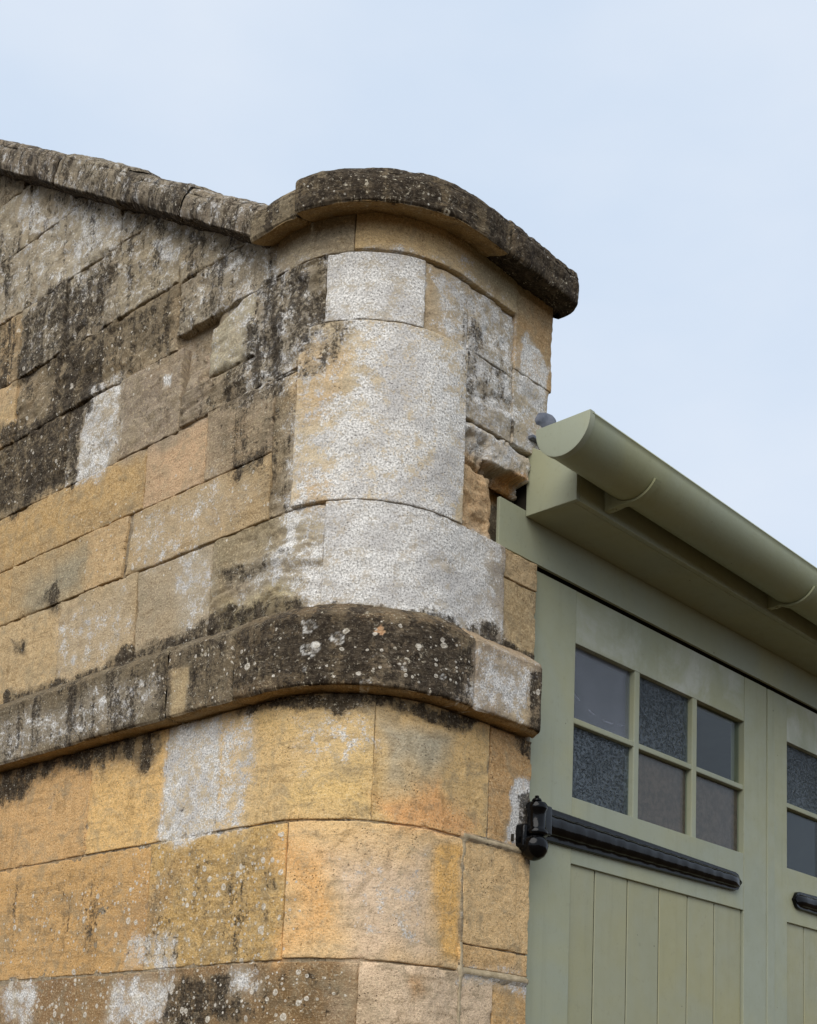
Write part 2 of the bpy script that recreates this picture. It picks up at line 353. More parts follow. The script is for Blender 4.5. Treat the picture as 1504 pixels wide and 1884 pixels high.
def soil(group, S, Z, tone, W=0., K=0., SP=0.):
    """vertex layers for points (S,Z): tone (n,4) and crust (n,4) = pale, black, spots, rosette"""
    n = S.shape
    T = np.empty(n + (3,)); T[...] = lin(tone)
    Wm = np.full(n, float(W)); Km = np.full(n, float(K)); Sm = np.full(n, float(SP)); O = np.zeros(n)
    s0, s1, z0, z1 = S.min(), S.max(), Z.min(), Z.max()
    wa = fbm(S * 9, Z * 9, 0, 5, 4); wb = fbm(S * 9 + 40, Z * 9, 0, 9, 4)
    clear = np.zeros(n)
    for layer, val, soft, warp, poly in PATCHES.get(group, []):
        xs = [p[0] for p in poly]; ys = [p[1] for p in poly]; m = soft + warp
        if max(xs) + m < s0 or min(xs) - m > s1 or max(ys) + m < z0 or min(ys) - m > z1:
            continue
        sd = poly_sd(S + wa * warp * 1.3, Z + wb * warp * 1.3, poly)
        a = sstep(-soft, soft, sd)
        if layer == 'T':
            a = (a * val[3])[..., None]
            T = T * (1 - a) + lin(val[:3]) * a
        elif layer == 'W':
            Wm = np.maximum(Wm, a * val)
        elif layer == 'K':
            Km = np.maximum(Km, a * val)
        elif layer == 'S':
            Sm = np.maximum(Sm, a * val)
        elif layer == 'C':
            clear = np.maximum(clear, a * val)
    Wm *= 1 - clear; Km *= 1 - clear
    if group == 'string':
        for (rs, rz, rr, kind) in ROSETTES:
            d = np.hypot(S - rs, Z - rz) + fbm(S * 110, Z * 110, 0, 3, 2) * rr * .6
            if kind == 'W':
                a = sstep(rr * 1.08, rr * .92, d) * (0.10 + .90 * sstep(rr * .45, rr * .75, d)) * (.45 + .55 * sstep(-.25, .1, fbm(S * 120, Z * 120, 2, 6, 2)))
                O = np.maximum(O, a)
            else:
                a = sstep(rr * 1.1, rr * .8, d)[..., None]
                T = T * (1 - a) + lin((205, 150, 105)) * a
                Km = Km * (1 - a[..., 0])
    k = (.14 + .10 * sstep(.90, 1.1, Z) + .16 * sstep(1.62, 1.72, Z) * sstep(.05, -.1, S))[..., None] if group == 'wall' else .1
    lum = (T * np.array([.3, .59, .11])).sum(-1, keepdims=True)
    if group == 'wall': T = T * (1.06 + .24 * sstep(.92, .86, Z))[..., None]
    T = T * (1 - k) + k * lum * np.array([1.10, .98, .80]) * 1.06
    tn = np.concatenate([T, np.ones(n + (1,))], -1)
    cr = np.stack([Wm, Km, Sm, O], -1)
    return tn, cr

# ------------------------------------------------------------------ materials
def new_mat(name):
    m = bpy.data.materials.new(name); m.use_nodes = True
    t = m.node_tree
    b = t.nodes["Principled BSDF"]
    return m, t, b

class NB:
    """small node builder"""
    def __init__(s, t): s.t = t
    def n(s, typ, **kw):
        x = s.t.nodes.new(typ)
        for k, v in kw.items(): setattr(x, k, v)
        return x
    def L(s, a, b): s.t.links.new(a, b)
    def val(s, x, sock):
        if isinstance(x, (int, float)): sock.default_value = x
        elif isinstance(x, tuple): sock.default_value = x
        else: s.L(x, sock)
    def m(s, op, a, b=0.0, c=0.0, clamp=False):
        x = s.n("ShaderNodeMath", operation=op); x.use_clamp = clamp
        s.val(a, x.inputs[0]); s.val(b, x.inputs[1]); s.val(c, x.inputs[2])
        return x.outputs[0]
    def mix(s, f, a, b, blend='MIX'):
        x = s.n("ShaderNodeMix", data_type='RGBA', blend_type=blend)
        x.clamp_factor = True
        s.val(f, x.inputs["Factor"]); s.val(a, x.inputs["A"]); s.val(b, x.inputs["B"])
        return x.outputs["Result"]
    def noise(s, vec, scale, detail=4, rough=.55, dist=0.):
        x = s.n("ShaderNodeTexNoise"); x.inputs["Scale"].default_value = scale; x.inputs["Detail"].default_value = detail
        x.inputs["Roughness"].default_value = rough; x.inputs["Distortion"].default_value = dist
        s.L(vec, x.inputs["Vector"]); return x.outputs["Fac"]
    def vor(s, vec, scale, feature='F1', rnd=1.0):
        x = s.n("ShaderNodeTexVoronoi", feature=feature); x.inputs["Scale"].default_value = scale
        x.inputs["Randomness"].default_value = rnd; s.L(vec, x.inputs["Vector"]); return x
    def ss(s, x, a, b, lo=0., hi=1.):
        r = s.n("ShaderNodeMapRange", interpolation_type='SMOOTHSTEP')
        s.val(x, r.inputs["Value"]); r.inputs["From Min"].default_value = a; r.inputs["From Max"].default_value = b
        r.inputs["To Min"].default_value = lo; r.inputs["To Max"].default_value = hi
        return r.outputs["Result"]

def stone_material():
    m, t, b = new_mat("weathered_limestone"); B = NB(t)
    uv = B.n("ShaderNodeUVMap"); uv.uv_map = "st"
    oi = B.n("ShaderNodeObjectInfo")
    sep = B.n("ShaderNodeSeparateXYZ"); B.L(uv.outputs["UV"], sep.inputs[0])
    cmb = B.n("ShaderNodeCombineXYZ"); B.L(sep.outputs[0], cmb.inputs[0]); B.L(sep.outputs[1], cmb.inputs[1])
    B.L(B.m('MULTIPLY', oi.outputs["Random"], 13.0), cmb.inputs[2])
    P = cmb.outputs[0]
    Pg = uv.outputs["UV"]                        # continuous from stone to stone
    tone = B.n("ShaderNodeAttribute", attribute_name="tone").outputs["Color"]
    cra = B.n("ShaderNodeAttribute", attribute_name="crust")
    cs = B.n("ShaderNodeSeparateColor"); B.L(cra.outputs["Color"], cs.inputs[0])
    W, K, S, O = cs.outputs[0], cs.outputs[1], cs.outputs[2], cra.outputs["Alpha"]
    big = B.noise(P, 7, 5, .6, .4)
    mid = B.noise(P, 38, 5, .62, .3)
    fine = B.noise(P, 190, 4, .68)
    grain = B.noise(P, 620, 3, .7)
    # streaks: vertical runs of water
    sm = B.n("ShaderNodeMapping"); sm.inputs["Scale"].default_value = (26, 2.2, 1); B.L(P, sm.inputs["Vector"])
    streak = B.noise(sm.outputs[0], 1.0, 5, .6)
    # --- clean stone: warm / grey mottling, grain
    col = B.mix(B.ss(big, .40, .66, 0, .40), tone, B.mix(.35, tone, rgb(206, 172, 124)))
    col = B.mix(B.ss(mid, .52, .72, 0, .40), col, rgb(140, 122, 96))
    col = B.mix(B.ss(streak, .54, .74, 0, .30), col, rgb(112, 84, 52))
    col = B.mix(B.ss(fine, .52, .68, 0, .55), col, rgb(226, 204, 164))
    col = B.mix(B.ss(fine, .47, .32, 0, .60), col, rgb(104, 80, 52))
    bm_ = B.n("ShaderNodeMapping"); bm_.inputs["Scale"].default_value = (7, 62, 1); B.L(P, bm_.inputs["Vector"])
    bed = B.noise(bm_.outputs[0], 1.0, 5, .65, .5)
    mot = B.noise(Pg, 17, 7, .70, .9)
    col = B.mix(B.ss(mot, .46, .66, 0, .55), col, rgb(150, 136, 110))
    col = B.mix(B.ss(mot, .47, .30, 0, .45), col, rgb(120, 96, 62))
    col = B.mix(B.m('MULTIPLY', B.ss(bed, .50, .68), .30), col, rgb(112, 92, 64))
    g = B.ss(grain, .30, .70, .70, 1.30)
    gm = B.n("ShaderNodeMix", data_type='RGBA', blend_type='MULTIPLY'); gm.inputs["Factor"].default_value = 1.0
    B.L(col, gm.inputs["A"]); B.L(g, gm.inputs["B"]); col = gm.outputs["Result"]
    # small pits
    pv = B.vor(P, 120); pits = B.m('MULTIPLY', B.ss(pv.outputs["Distance"], .26, .10), B.ss(B.noise(P, 14, 3), .52, .66))
    col = B.mix(B.m('MULTIPLY', pits, .7), col, rgb(60, 44, 30))
    # --- grimy film that goes with the black growth, mottled
    film = B.ss(B.m('ADD', K, B.m('MULTIPLY', B.m('SUBTRACT', B.noise(P, 30, 6, .7, .6), .5), 2.2)), .10, .75)
    col = B.mix(B.m('MULTIPLY', B.m('MULTIPLY', film, B.ss(K, .02, .15)), .62), col, rgb(102, 90, 71))
    # --- pale crust
    col = B.mix(B.m('MULTIPLY', W, .62), col, rgb(198, 188, 170))
    nW = B.m('ADD', B.m('MULTIPLY', B.noise(Pg, 34, 6, .68, .6), .50), B.m('MULTIPLY', B.noise(Pg, 160, 4, .72, .6), .50))
    colo = B.vor(Pg, 33, 'SMOOTH_F1').outputs["Distance"]
    Wc = B.m('ADD', W, B.m('MULTIPLY', B.m('SUBTRACT', .42, colo), .8))
    cw = B.ss(B.m('ADD', Wc, B.m('MULTIPLY', B.m('SUBTRACT', nW, .5), 4.2)), .28, .80)
    cw = B.m('MULTIPLY', cw, B.ss(W, .02, .18))
    wcol = B.mix(B.ss(B.noise(Pg, 200, 4, .7), .40, .60), rgb(182, 179, 174), rgb(244, 241, 235))
    wcol = B.mix(B.ss(B.noise(Pg, 9, 3), .42, .66, 0, .5), wcol, rgb(166, 162, 160))
    col = B.mix(B.m('MULTIPLY', cw, .93), col, wcol)
    # dark flecks inside pale crust
    fv = B.ss(B.noise(Pg, 230, 3, .65), .55, .63)
    col = B.mix(B.m('MULTIPLY', B.m('MULTIPLY', fv, cw), .75), col, rgb(88, 82, 78))
    # --- black growth, and the shade painted on coping undersides
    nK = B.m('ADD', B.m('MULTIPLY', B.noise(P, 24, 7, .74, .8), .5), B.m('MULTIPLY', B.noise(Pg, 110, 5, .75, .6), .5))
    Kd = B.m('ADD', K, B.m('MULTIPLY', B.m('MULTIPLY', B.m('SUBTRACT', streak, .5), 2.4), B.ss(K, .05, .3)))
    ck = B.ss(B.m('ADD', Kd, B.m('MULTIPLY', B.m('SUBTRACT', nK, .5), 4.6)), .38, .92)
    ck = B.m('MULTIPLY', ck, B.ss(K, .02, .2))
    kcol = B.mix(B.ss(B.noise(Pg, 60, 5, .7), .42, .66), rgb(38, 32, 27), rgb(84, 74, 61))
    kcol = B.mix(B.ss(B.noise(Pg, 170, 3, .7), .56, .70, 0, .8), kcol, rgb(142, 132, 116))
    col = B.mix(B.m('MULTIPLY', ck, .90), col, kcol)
    # cream lichen flecks, ragged, on the old grimy stones
    cf = B.m('ADD', B.m('MULTIPLY', B.noise(Pg, 75, 5, .72, .7), .6), B.m('MULTIPLY', B.noise(P, 210, 3, .65), .4))
    cf = B.m('MULTIPLY', B.ss(cf, .565, .61), B.ss(B.noise(Pg, 10, 4, .6), .38, .62))
    col = B.mix(B.m('MULTIPLY', cf, B.ss(K, .03, .30, 0, .85)), col, rgb(196, 186, 164))
    # light flecks scattered over the dark
    lf = B.vor(Pg, 105); lfr = B.n("ShaderNodeSeparateColor"); B.L(lf.outputs["Color"], lfr.inputs[0])
    fl = B.m('MULTIPLY', B.ss(B.m('ADD', lf.outputs["Distance"], B.m('MULTIPLY', fine, .35)), .44, .30), B.m('GREATER_THAN', lfr.outputs[0], .82))
    fl = B.m('MULTIPLY', fl, B.ss(B.noise(Pg, 8, 3), .40, .60))
    col = B.mix(B.m('MULTIPLY', fl, B.m('MAXIMUM', B.m('MULTIPLY', ck, .8), B.m('MULTIPLY', K, .6))), col, rgb(205, 198, 184))
    # --- round lichen spots, two sizes
    spm = None
    for sc, r0, r1, keep, pw in ((38, .12, .36, .7, 1.8), (85, .12, .38, .7, 1.0)):
        v = B.vor(Pg, sc)
        vc = B.n("ShaderNodeSeparateColor"); B.L(v.outputs["Color"], vc.inputs[0])
        d = B.m('ADD', v.outputs["Distance"], B.m('MULTIPLY', B.m('SUBTRACT', mid, .5), .38))
        d = B.m('ADD', d, B.m('MULTIPLY', B.m('SUBTRACT', fine, .5), .30))
        rr = B.m('ADD', r0, B.m('MULTIPLY', vc.outputs[1], r1 - r0))
        e = B.m('SUBTRACT', rr, d)
        q = B.ss(e, -.02, .05)
        ring = B.m('ADD', .62, B.m('MULTIPLY', B.ss(e, .20, .05), .38))
        q = B.m('MULTIPLY', q, ring)
        q = B.m('MULTIPLY', q, B.m('LESS_THAN', vc.outputs[0], B.m('MULTIPLY', B.m('POWER', S, pw), keep)))
        spm = q if spm is None else B.m('MAXIMUM', spm, q)
    scol = B.mix(B.ss(fine, .38, .62), rgb(176, 166, 148), rgb(226, 218, 204))
    col = B.mix(B.m('MULTIPLY', spm, .95), col, scol)
    col = B.mix(B.m('MULTIPLY', B.m('MULTIPLY', O, .85), B.ss(fine, .36, .52)), col, rgb(222, 218, 210))
    B.L(col, b.inputs["Base Color"])
    b.inputs["Roughness"].default_value = .95
    b.inputs["Specular IOR Level"].default_value = .12
    h = B.m('ADD', B.m('MULTIPLY', mid, .9), B.m('MULTIPLY', fine, .55))
    h = B.m('ADD', h, B.m('MULTIPLY', bed, B.m('ADD', .15, B.m('MULTIPLY', K, 1.6))))
    h = B.m('ADD', h, B.m('MULTIPLY', grain, .22))
    h = B.m('SUBTRACT', h, B.m('MULTIPLY', pits, .5))
    h = B.m('MULTIPLY', h, B.m('SUBTRACT', 1.0, B.m('MULTIPLY', W, .45)))
    h = B.m('ADD', h, B.m('MULTIPLY', cw, .06))
    h = B.m('ADD', h, B.m('MULTIPLY', spm, .15))
    bp = B.n("ShaderNodeBump"); bp.inputs["Strength"].default_value = .75; bp.inputs["Distance"].default_value = .0065
    B.L(h, bp.inputs["Height"]); B.L(bp.outputs[0], b.inputs["Normal"])
    return m

def simple_mat(name, c0, c1, scale=8., rough=.6, bump=.0, bscale=200., spec=.3, metal=0., detail=5):
    m, t, b = new_mat(name); B = NB(t)
    geo = B.n("ShaderNodeNewGeometry"); P = geo.outputs["Position"]
    c = B.mix(B.ss(B.noise(P, scale, detail, .6), .35, .68), c0, c1)
    B.L(c, b.inputs["Base Color"]); b.inputs["Roughness"].default_value = rough
    b.inputs["Specular IOR Level"].default_value = spec; b.inputs["Metallic"].default_value = metal
    if bump:
        bp = B.n("ShaderNodeBump"); bp.inputs["Strength"].default_value = bump; bp.inputs["Distance"].default_value = .003
        B.L(B.noise(P, bscale, 4, .6), bp.inputs["Height"]); B.L(bp.outputs[0], b.inputs["Normal"])
    return m

def paint_material(name, base, chalk=.0):
    """sage green gloss paint with uneven fading, specks and a faint brushed grain"""
    m, t, b = new_mat(name); B = NB(t)
    geo = B.n("ShaderNodeNewGeometry"); P = geo.outputs["Position"]
    oi = B.n("ShaderNodeObjectInfo")
    mp = B.n("ShaderNodeMapping"); B.L(P, mp.inputs["Vector"])
    ofs = B.n("ShaderNodeCombineXYZ"); B.L(B.m('MULTIPLY', oi.outputs["Random"], 9.), ofs.inputs[0]); B.L(ofs.outputs[0], mp.inputs["Location"])
    Q = mp.outputs[0]
    big = B.noise(Q, 3.2, 5, .55, .4)
    mid = B.noise(Q, 22, 5, .6)
    c = B.mix(B.ss(big, .36, .66), rgb(*base), rgb(base[0] + 6, base[1] + 2, base[2] - 8))
    c = B.mix(B.m('MULTIPLY', B.ss(B.noise(Q, 5.5, 5, .6, .6), .40, .66), B.m('ADD', chalk * .55, B.m('MULTIPLY', B.ss(mid, .40, .62), chalk * .45))), c, rgb(184, 186, 174))
    c = B.mix(B.ss(B.noise(Q, 55, 5, .7), .56, .75, 0, .22), c, rgb(104, 104, 80))
    st = B.n("ShaderNodeMapping"); st.inputs["Scale"].default_value = (38, 38, 2.0); B.L(Q, st.inputs["Vector"])
    c = B.mix(B.ss(B.noise(st.outputs[0], 1.0, 5, .6), .54, .74, 0, .14), c, rgb(112, 112, 86))
    c = B.mix(B.ss(B.noise(Q, 1.7, 4, .5), .45, .70, 0, .30), c, rgb(base[0] - 18, base[1] - 18, base[2] - 22))
    v = B.vor(Q, 26); vc = B.n("ShaderNodeSeparateColor"); B.L(v.outputs["Color"], vc.inputs[0])
    sp = B.m('MULTIPLY', B.ss(v.outputs["Distance"], .075, .045), B.m('GREATER_THAN', vc.outputs[0], .88))
    c = B.mix(B.m('MULTIPLY', sp, .8), c, rgb(52, 48, 36))
    B.L(c, b.inputs["Base Color"])
    B.L(B.ss(mid, .3, .7, .42, .60), b.inputs["Roughness"])
    b.inputs["Specular IOR Level"].default_value = .35
    g = B.n("ShaderNodeMapping"); g.inputs["Scale"].default_value = (240, 240, 14); B.L(Q, g.inputs["Vector"])
    h = B.m('ADD', B.m('MULTIPLY', B.noise(g.outputs[0], 1.0, 3, .6), .5), B.m('MULTIPLY', B.noise(Q, 120, 3, .6), .5))
    bp = B.n("ShaderNodeBump"); bp.inputs["Strength"].default_value = .16; bp.inputs["Distance"].default_value = .003
    B.L(h, bp.inputs["Height"]); B.L(bp.outputs[0], b.inputs["Normal"])
    return m

def glass_material(name, kind):
    m, t, b = new_mat(name); B = NB(t)
    geo = B.n("ShaderNodeNewGeometry"); P = geo.outputs["Position"]
    t.nodes.remove(b)
    tr = B.n("ShaderNodeBsdfTransparent"); tr.inputs["Color"].default_value = (.80, .84, .83, 1) if kind != 'obscure' else (.5, .56, .58, 1)
    gl = B.n("ShaderNodeBsdfGlossy"); gl.inputs["Roughness"].default_value = .02 if kind != 'obscure' else .18
    fr = B.n("ShaderNodeFresnel"); B.L(B.m('ADD', 1.52, B.m('MULTIPLY', geo.outputs["Backfacing"], 1 / 1.52 - 1.52)), fr.inputs["IOR"])
    bp = B.n("ShaderNodeBump")
    if kind == 'obscure':
        mp = B.n("ShaderNodeMapping"); mp.inputs["Scale"].default_value = (1, 1, 1.7); B.L(P, mp.inputs["Vector"])
        v = B.vor(mp.outputs[0], 105, 'SMOOTH_F1', 1.0)
        h = B.m('ADD', v.outputs["Distance"], B.m('MULTIPLY', B.noise(P, 90, 3, .6, .5), .9))
        bp.inputs["Strength"].default_value = 1.0; bp.inputs["Distance"].default_value = .005
    else:
        h = B.noise(P, 4, 2, .5); bp.inputs["Strength"].default_value = .15; bp.inputs["Distance"].default_value = .01
    B.L(h, bp.inputs["Height"])
    B.L(bp.outputs[0], gl.inputs["Normal"]); B.L(bp.outputs[0], fr.inputs["Normal"])
    mx = B.n("ShaderNodeMixShader"); B.L(B.m('MULTIPLY', fr.outputs[0], .62), mx.inputs[0]); B.L(tr.outputs[0], mx.inputs[1]); B.L(gl.outputs[0], mx.inputs[2])
    dust = B.ss(B.noise(P, 6, 6, .65), .35, .75)
    k0, k1 = {'hazy': (.20, .14), 'plain': (.012, .03), 'obscure': (.03, .05)}[kind]
    d = B.n("ShaderNodeBsdfDiffuse"); d.inputs["Color"].default_value = {'hazy': rgb(150, 154, 166), 'obscure': rgb(164, 176, 188), 'plain': rgb(120, 130, 136)}[kind]
    amt = B.m('ADD', k0, B.m('MULTIPLY', dust, k1))
    if kind == 'obscure':
        amt = B.m('ADD', .05, B.m('MULTIPLY', B.ss(h, .70, 1.04), B.ss(dust, 0, 1, .09, .20)))
    if kind == 'hazy':                                       # a long curved scratch in the dust
        sp = B.n("ShaderNodeSeparateXYZ"); B.L(P, sp.inputs[0])
        dx = B.m('SUBTRACT', sp.outputs[0], 2.85); dz = B.m('SUBTRACT', sp.outputs[2], EYE + 1.335)
        dd = B.m('ABSOLUTE', B.m('SUBTRACT', B.m('SQRT', B.m('ADD', B.m('MULTIPLY', dx, dx), B.m('MULTIPLY', dz, dz))), .297))
        amt = B.m('ADD', amt, B.m('MULTIPLY', B.ss(dd, .0022, .0006), B.ss(B.noise(P, 30, 3), .40, .60, .05, .4)))
    m2 = B.n("ShaderNodeMixShader"); B.L(amt, m2.inputs[0])
    B.L(mx.outputs[0], m2.inputs[1]); B.L(d.outputs[0], m2.inputs[2])
    B.L(m2.outputs[0], t.nodes["Material Output"].inputs["Surface"])
    return m

M_STONE = stone_material()
M_MORTAR = simple_mat("old_lime_mortar", rgb(96, 84, 66), rgb(150, 136, 112), 40, .95, .8, 260, .1)
M_LIME = simple_mat("grey_cement_mortar", rgb(158, 142, 114), rgb(190, 172, 142), 50, .95, .6, 260, .1)
M_PAINT = paint_material("sage_green_paint", (152, 156, 136))
M_PAINT_C = paint_material("sage_green_paint_chalky", (152, 156, 134), .9)
M_PANEL = paint_material("sage_green_paint_boards", (152, 152, 126))
M_GUTTER = paint_material("sage_green_gutter_paint", (148, 152, 127))
M_GRIME_SHADE = simple_mat("grime_and_joint_shade", rgb(66, 66, 48), rgb(92, 92, 70), 40, .8)  # darker paint for plank sides: grime together with the shade of the grooves
M_BLACK = simple_mat("black_gloss_paint", rgb(4, 4, 5), rgb(9, 9, 10), 60, .12, .25, 45, .20)
M_LEAD = simple_mat("old_lead_sheet", rgb(84, 88, 98), rgb(112, 114, 122), 30, .55, .3, 120, .4)
M_GAP = simple_mat("gap_shade", rgb(38, 34, 26), rgb(52, 46, 36), 20, .9)  # dark tone standing in for the shade inside gaps and the slot
M_GLASS = glass_material("plain_glass", 'plain')
M_HAZY = glass_material("dusty_glass", 'hazy')
M_OBSC = glass_material("obscure_glass", 'obscure')
M_CARD = simple_mat("brown_card", rgb(108, 86, 74), rgb(136, 110, 95), 70, .9, .3, 200, .1)
M_ROOM = simple_mat("inner_render", rgb(60, 58, 54), rgb(80, 76, 70), 4, .9)
M_GRAVEL = simple_mat("gravel", rgb(68, 54, 36), rgb(88, 72, 48), 30, .95, .8, 90, .1, 0, 8)
M_SLATE = simple_mat("stone_roof_slate", rgb(88, 84, 74), rgb(126, 118, 102), 9, .9, .6, 60, .2)

# ------------------------------------------------------------------ ground
def ground():
    bm = bmesh.new()
    R = 600
    for c in ((-R, -R), (R, -R), (R, R), (-R, R)):
        bm.verts.new((c[0], c[1], 0))
    bm.faces.new(bm.verts)
    o = bm_obj("ground", bm, M_GRAVEL, None)
    o["kind"] = "structure"; o["label"] = "pale gravel yard in front of the garage"
ground()

# ------------------------------------------------------------------ the stone wall
WALL = empty("stone_wall", (UL, CV, 0), "weathered limestone gable wall with rounded corner pier, string course and dark coping", "wall")

def grid_faces(ns, nz):
    i = np.arange((ns - 1) * (nz - 1)); a = i // (nz - 1); b = i % (nz - 1)
    q = a * nz + b
    return np.stack([q, q + nz, q + nz + 1, q + 1], 1)

def lines(a, b, step):
    """sample positions with extra lines near both ends so the arris can round over"""
    n = max(2, int(round((b - a) / step)))
    mid = np.linspace(a, b, n + 1)
    e = np.array([.0012, .003, .0055])
    e = e[e < (b - a) / 4]
    x = np.concatenate([mid[[0, -1]], mid[(mid > a + .008) & (mid < b - .008)], a + e, b - e])
    return np.unique(x)

def ashlar(s0, s1, z0, z1, tone, rough=.4, proud=0., W=0., K=0., SP=0., j=(.0003, .0003, .0003, .0003), step=.0065,
           lam=0., edge=.0022, top=None, bot=None, left=None, right=None, chip=.5, name="ashlar_stone", back=.03, relief=None):
    """one squared stone; j = joint allowance left, right, bottom, top"""
    seed = int(abs(s0 * 997 + z0 * 613 + s1 * 131) * 10) % 9999
    a, b_ = s0 + j[0], s1 - j[1]
    S1 = lines(a, b_, step)
    T1 = (lines(0, 1 * (z1 - z0), step)) / (z1 - z0)
    S, T = np.meshgrid(S1, T1, indexing='ij')
    zb = np.full(S.shape, z0 + j[2]) if bot is None else bot(S) + j[2]
    zt = np.minimum(z1 - j[3], rake_z(S) + .016) if top is None else np.minimum(top(S) - j[3], rake_z(S) + .016)
    zt = np.maximum(zt, zb + .004)
    Z = zb + (zt - zb) * T
    if left is not None or right is not None:      # slanted ends: (offset at bottom, offset at top)
        l0, l1 = left or (0, 0); r0, r1 = right or (0, 0)
        k = (S - a) / (b_ - a)
        S = S + (1 - k) * (l0 + (l1 - l0) * T) + k * (r0 + (r1 - r0) * T)
    # uneven outline
    wob = .0011 + .0018 * rough
    es, ez = np.minimum(S - S.min(0), S.max(0) - S), np.minimum(Z - zb, zt - Z)
    S = S + fbm(S * 22, Z * 22, 1., seed, 3) * wob * np.exp(-es / .02)
    Z = Z + fbm(S * 22, Z * 22, 7., seed, 3) * wob * np.exp(-ez / .02)
    e = np.minimum(es, ez)
    r = (edge if rough > .48 else edge * .6) * (1 + 1.2 * fbm(S * 30, Z * 30, 3., seed, 3)) * (1 + .6 * rough)
    r = np.maximum(r, .0015)
    q = np.clip(1 - e / r, 0, 1)
    off = proud + np.zeros(S.shape) - r * .75 * (1 - np.sqrt(np.maximum(1 - q * q, 0)))
    # chipped arrises
    cn = fbm(S * 34, Z * 34, 11., seed, 3)
    off -= chip * .010 * sstep(.18, .5, cn) * np.exp(-e / .008)
    # weathered face
    off += rough * (.0052 * fbm(S * 12, Z * 14, 2., seed, 5) + .0034 * fbm(S * 55, Z * 55, 4., seed, 3))
    if rough > .65:                                   # decayed faces: shallow hollows where the skin has gone
        hol = fbm(S * 15, Z * 22, 8., seed, 5)
        off -= rough * .0055 * sstep(.10, .30, hol)
    if lam:
        ridge = fbm(S * 5, Z * 46 + 2.0 * fbm(S * 6, Z * 6, 0, seed + 5, 2), 5., seed + 3, 4)
        off += lam * (.007 * ridge - .010 * sstep(.25, .6, ridge))
    if relief is not None:
        off += relief(S, Z)
    ns, nz = S.shape
    V = wall_pt(S, Z, off).reshape(-1, 3)
    F = grid_faces(ns, nz)
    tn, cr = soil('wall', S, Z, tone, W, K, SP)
    tn = tn.reshape(-1, 4); cr = cr.reshape(-1, 4); uv = np.stack([S, Z], -1).reshape(-1, 2)
    # sides going back into the wall
    idx = np.arange(ns * nz).reshape(ns, nz)
    ring = np.concatenate([idx[:, 0], idx[-1, 1:], idx[-2::-1, -1], idx[0, -2:0:-1]])
    m = len(ring); base = len(V)
    Sr, Zr = S.reshape(-1)[ring], Z.reshape(-1)[ring]
    V = np.concatenate([V, wall_pt(Sr, Zr, np.full(m, -back))])
    nx = np.roll(np.arange(m), -1)
    F = np.concatenate([F, np.stack([ring, base + np.arange(m), base + nx, ring[nx]], 1)])
    uv = np.concatenate([uv, np.stack([Sr, Zr], -1) + .02])
    tn = np.concatenate([tn, tn[ring]]); cr = np.concatenate([cr, cr[ring] * np.array([.3, .6, 0, 0])])
    return mesh_np(name, V, F, M_STONE, WALL, uv, {"tone": tn, "crust": cr})

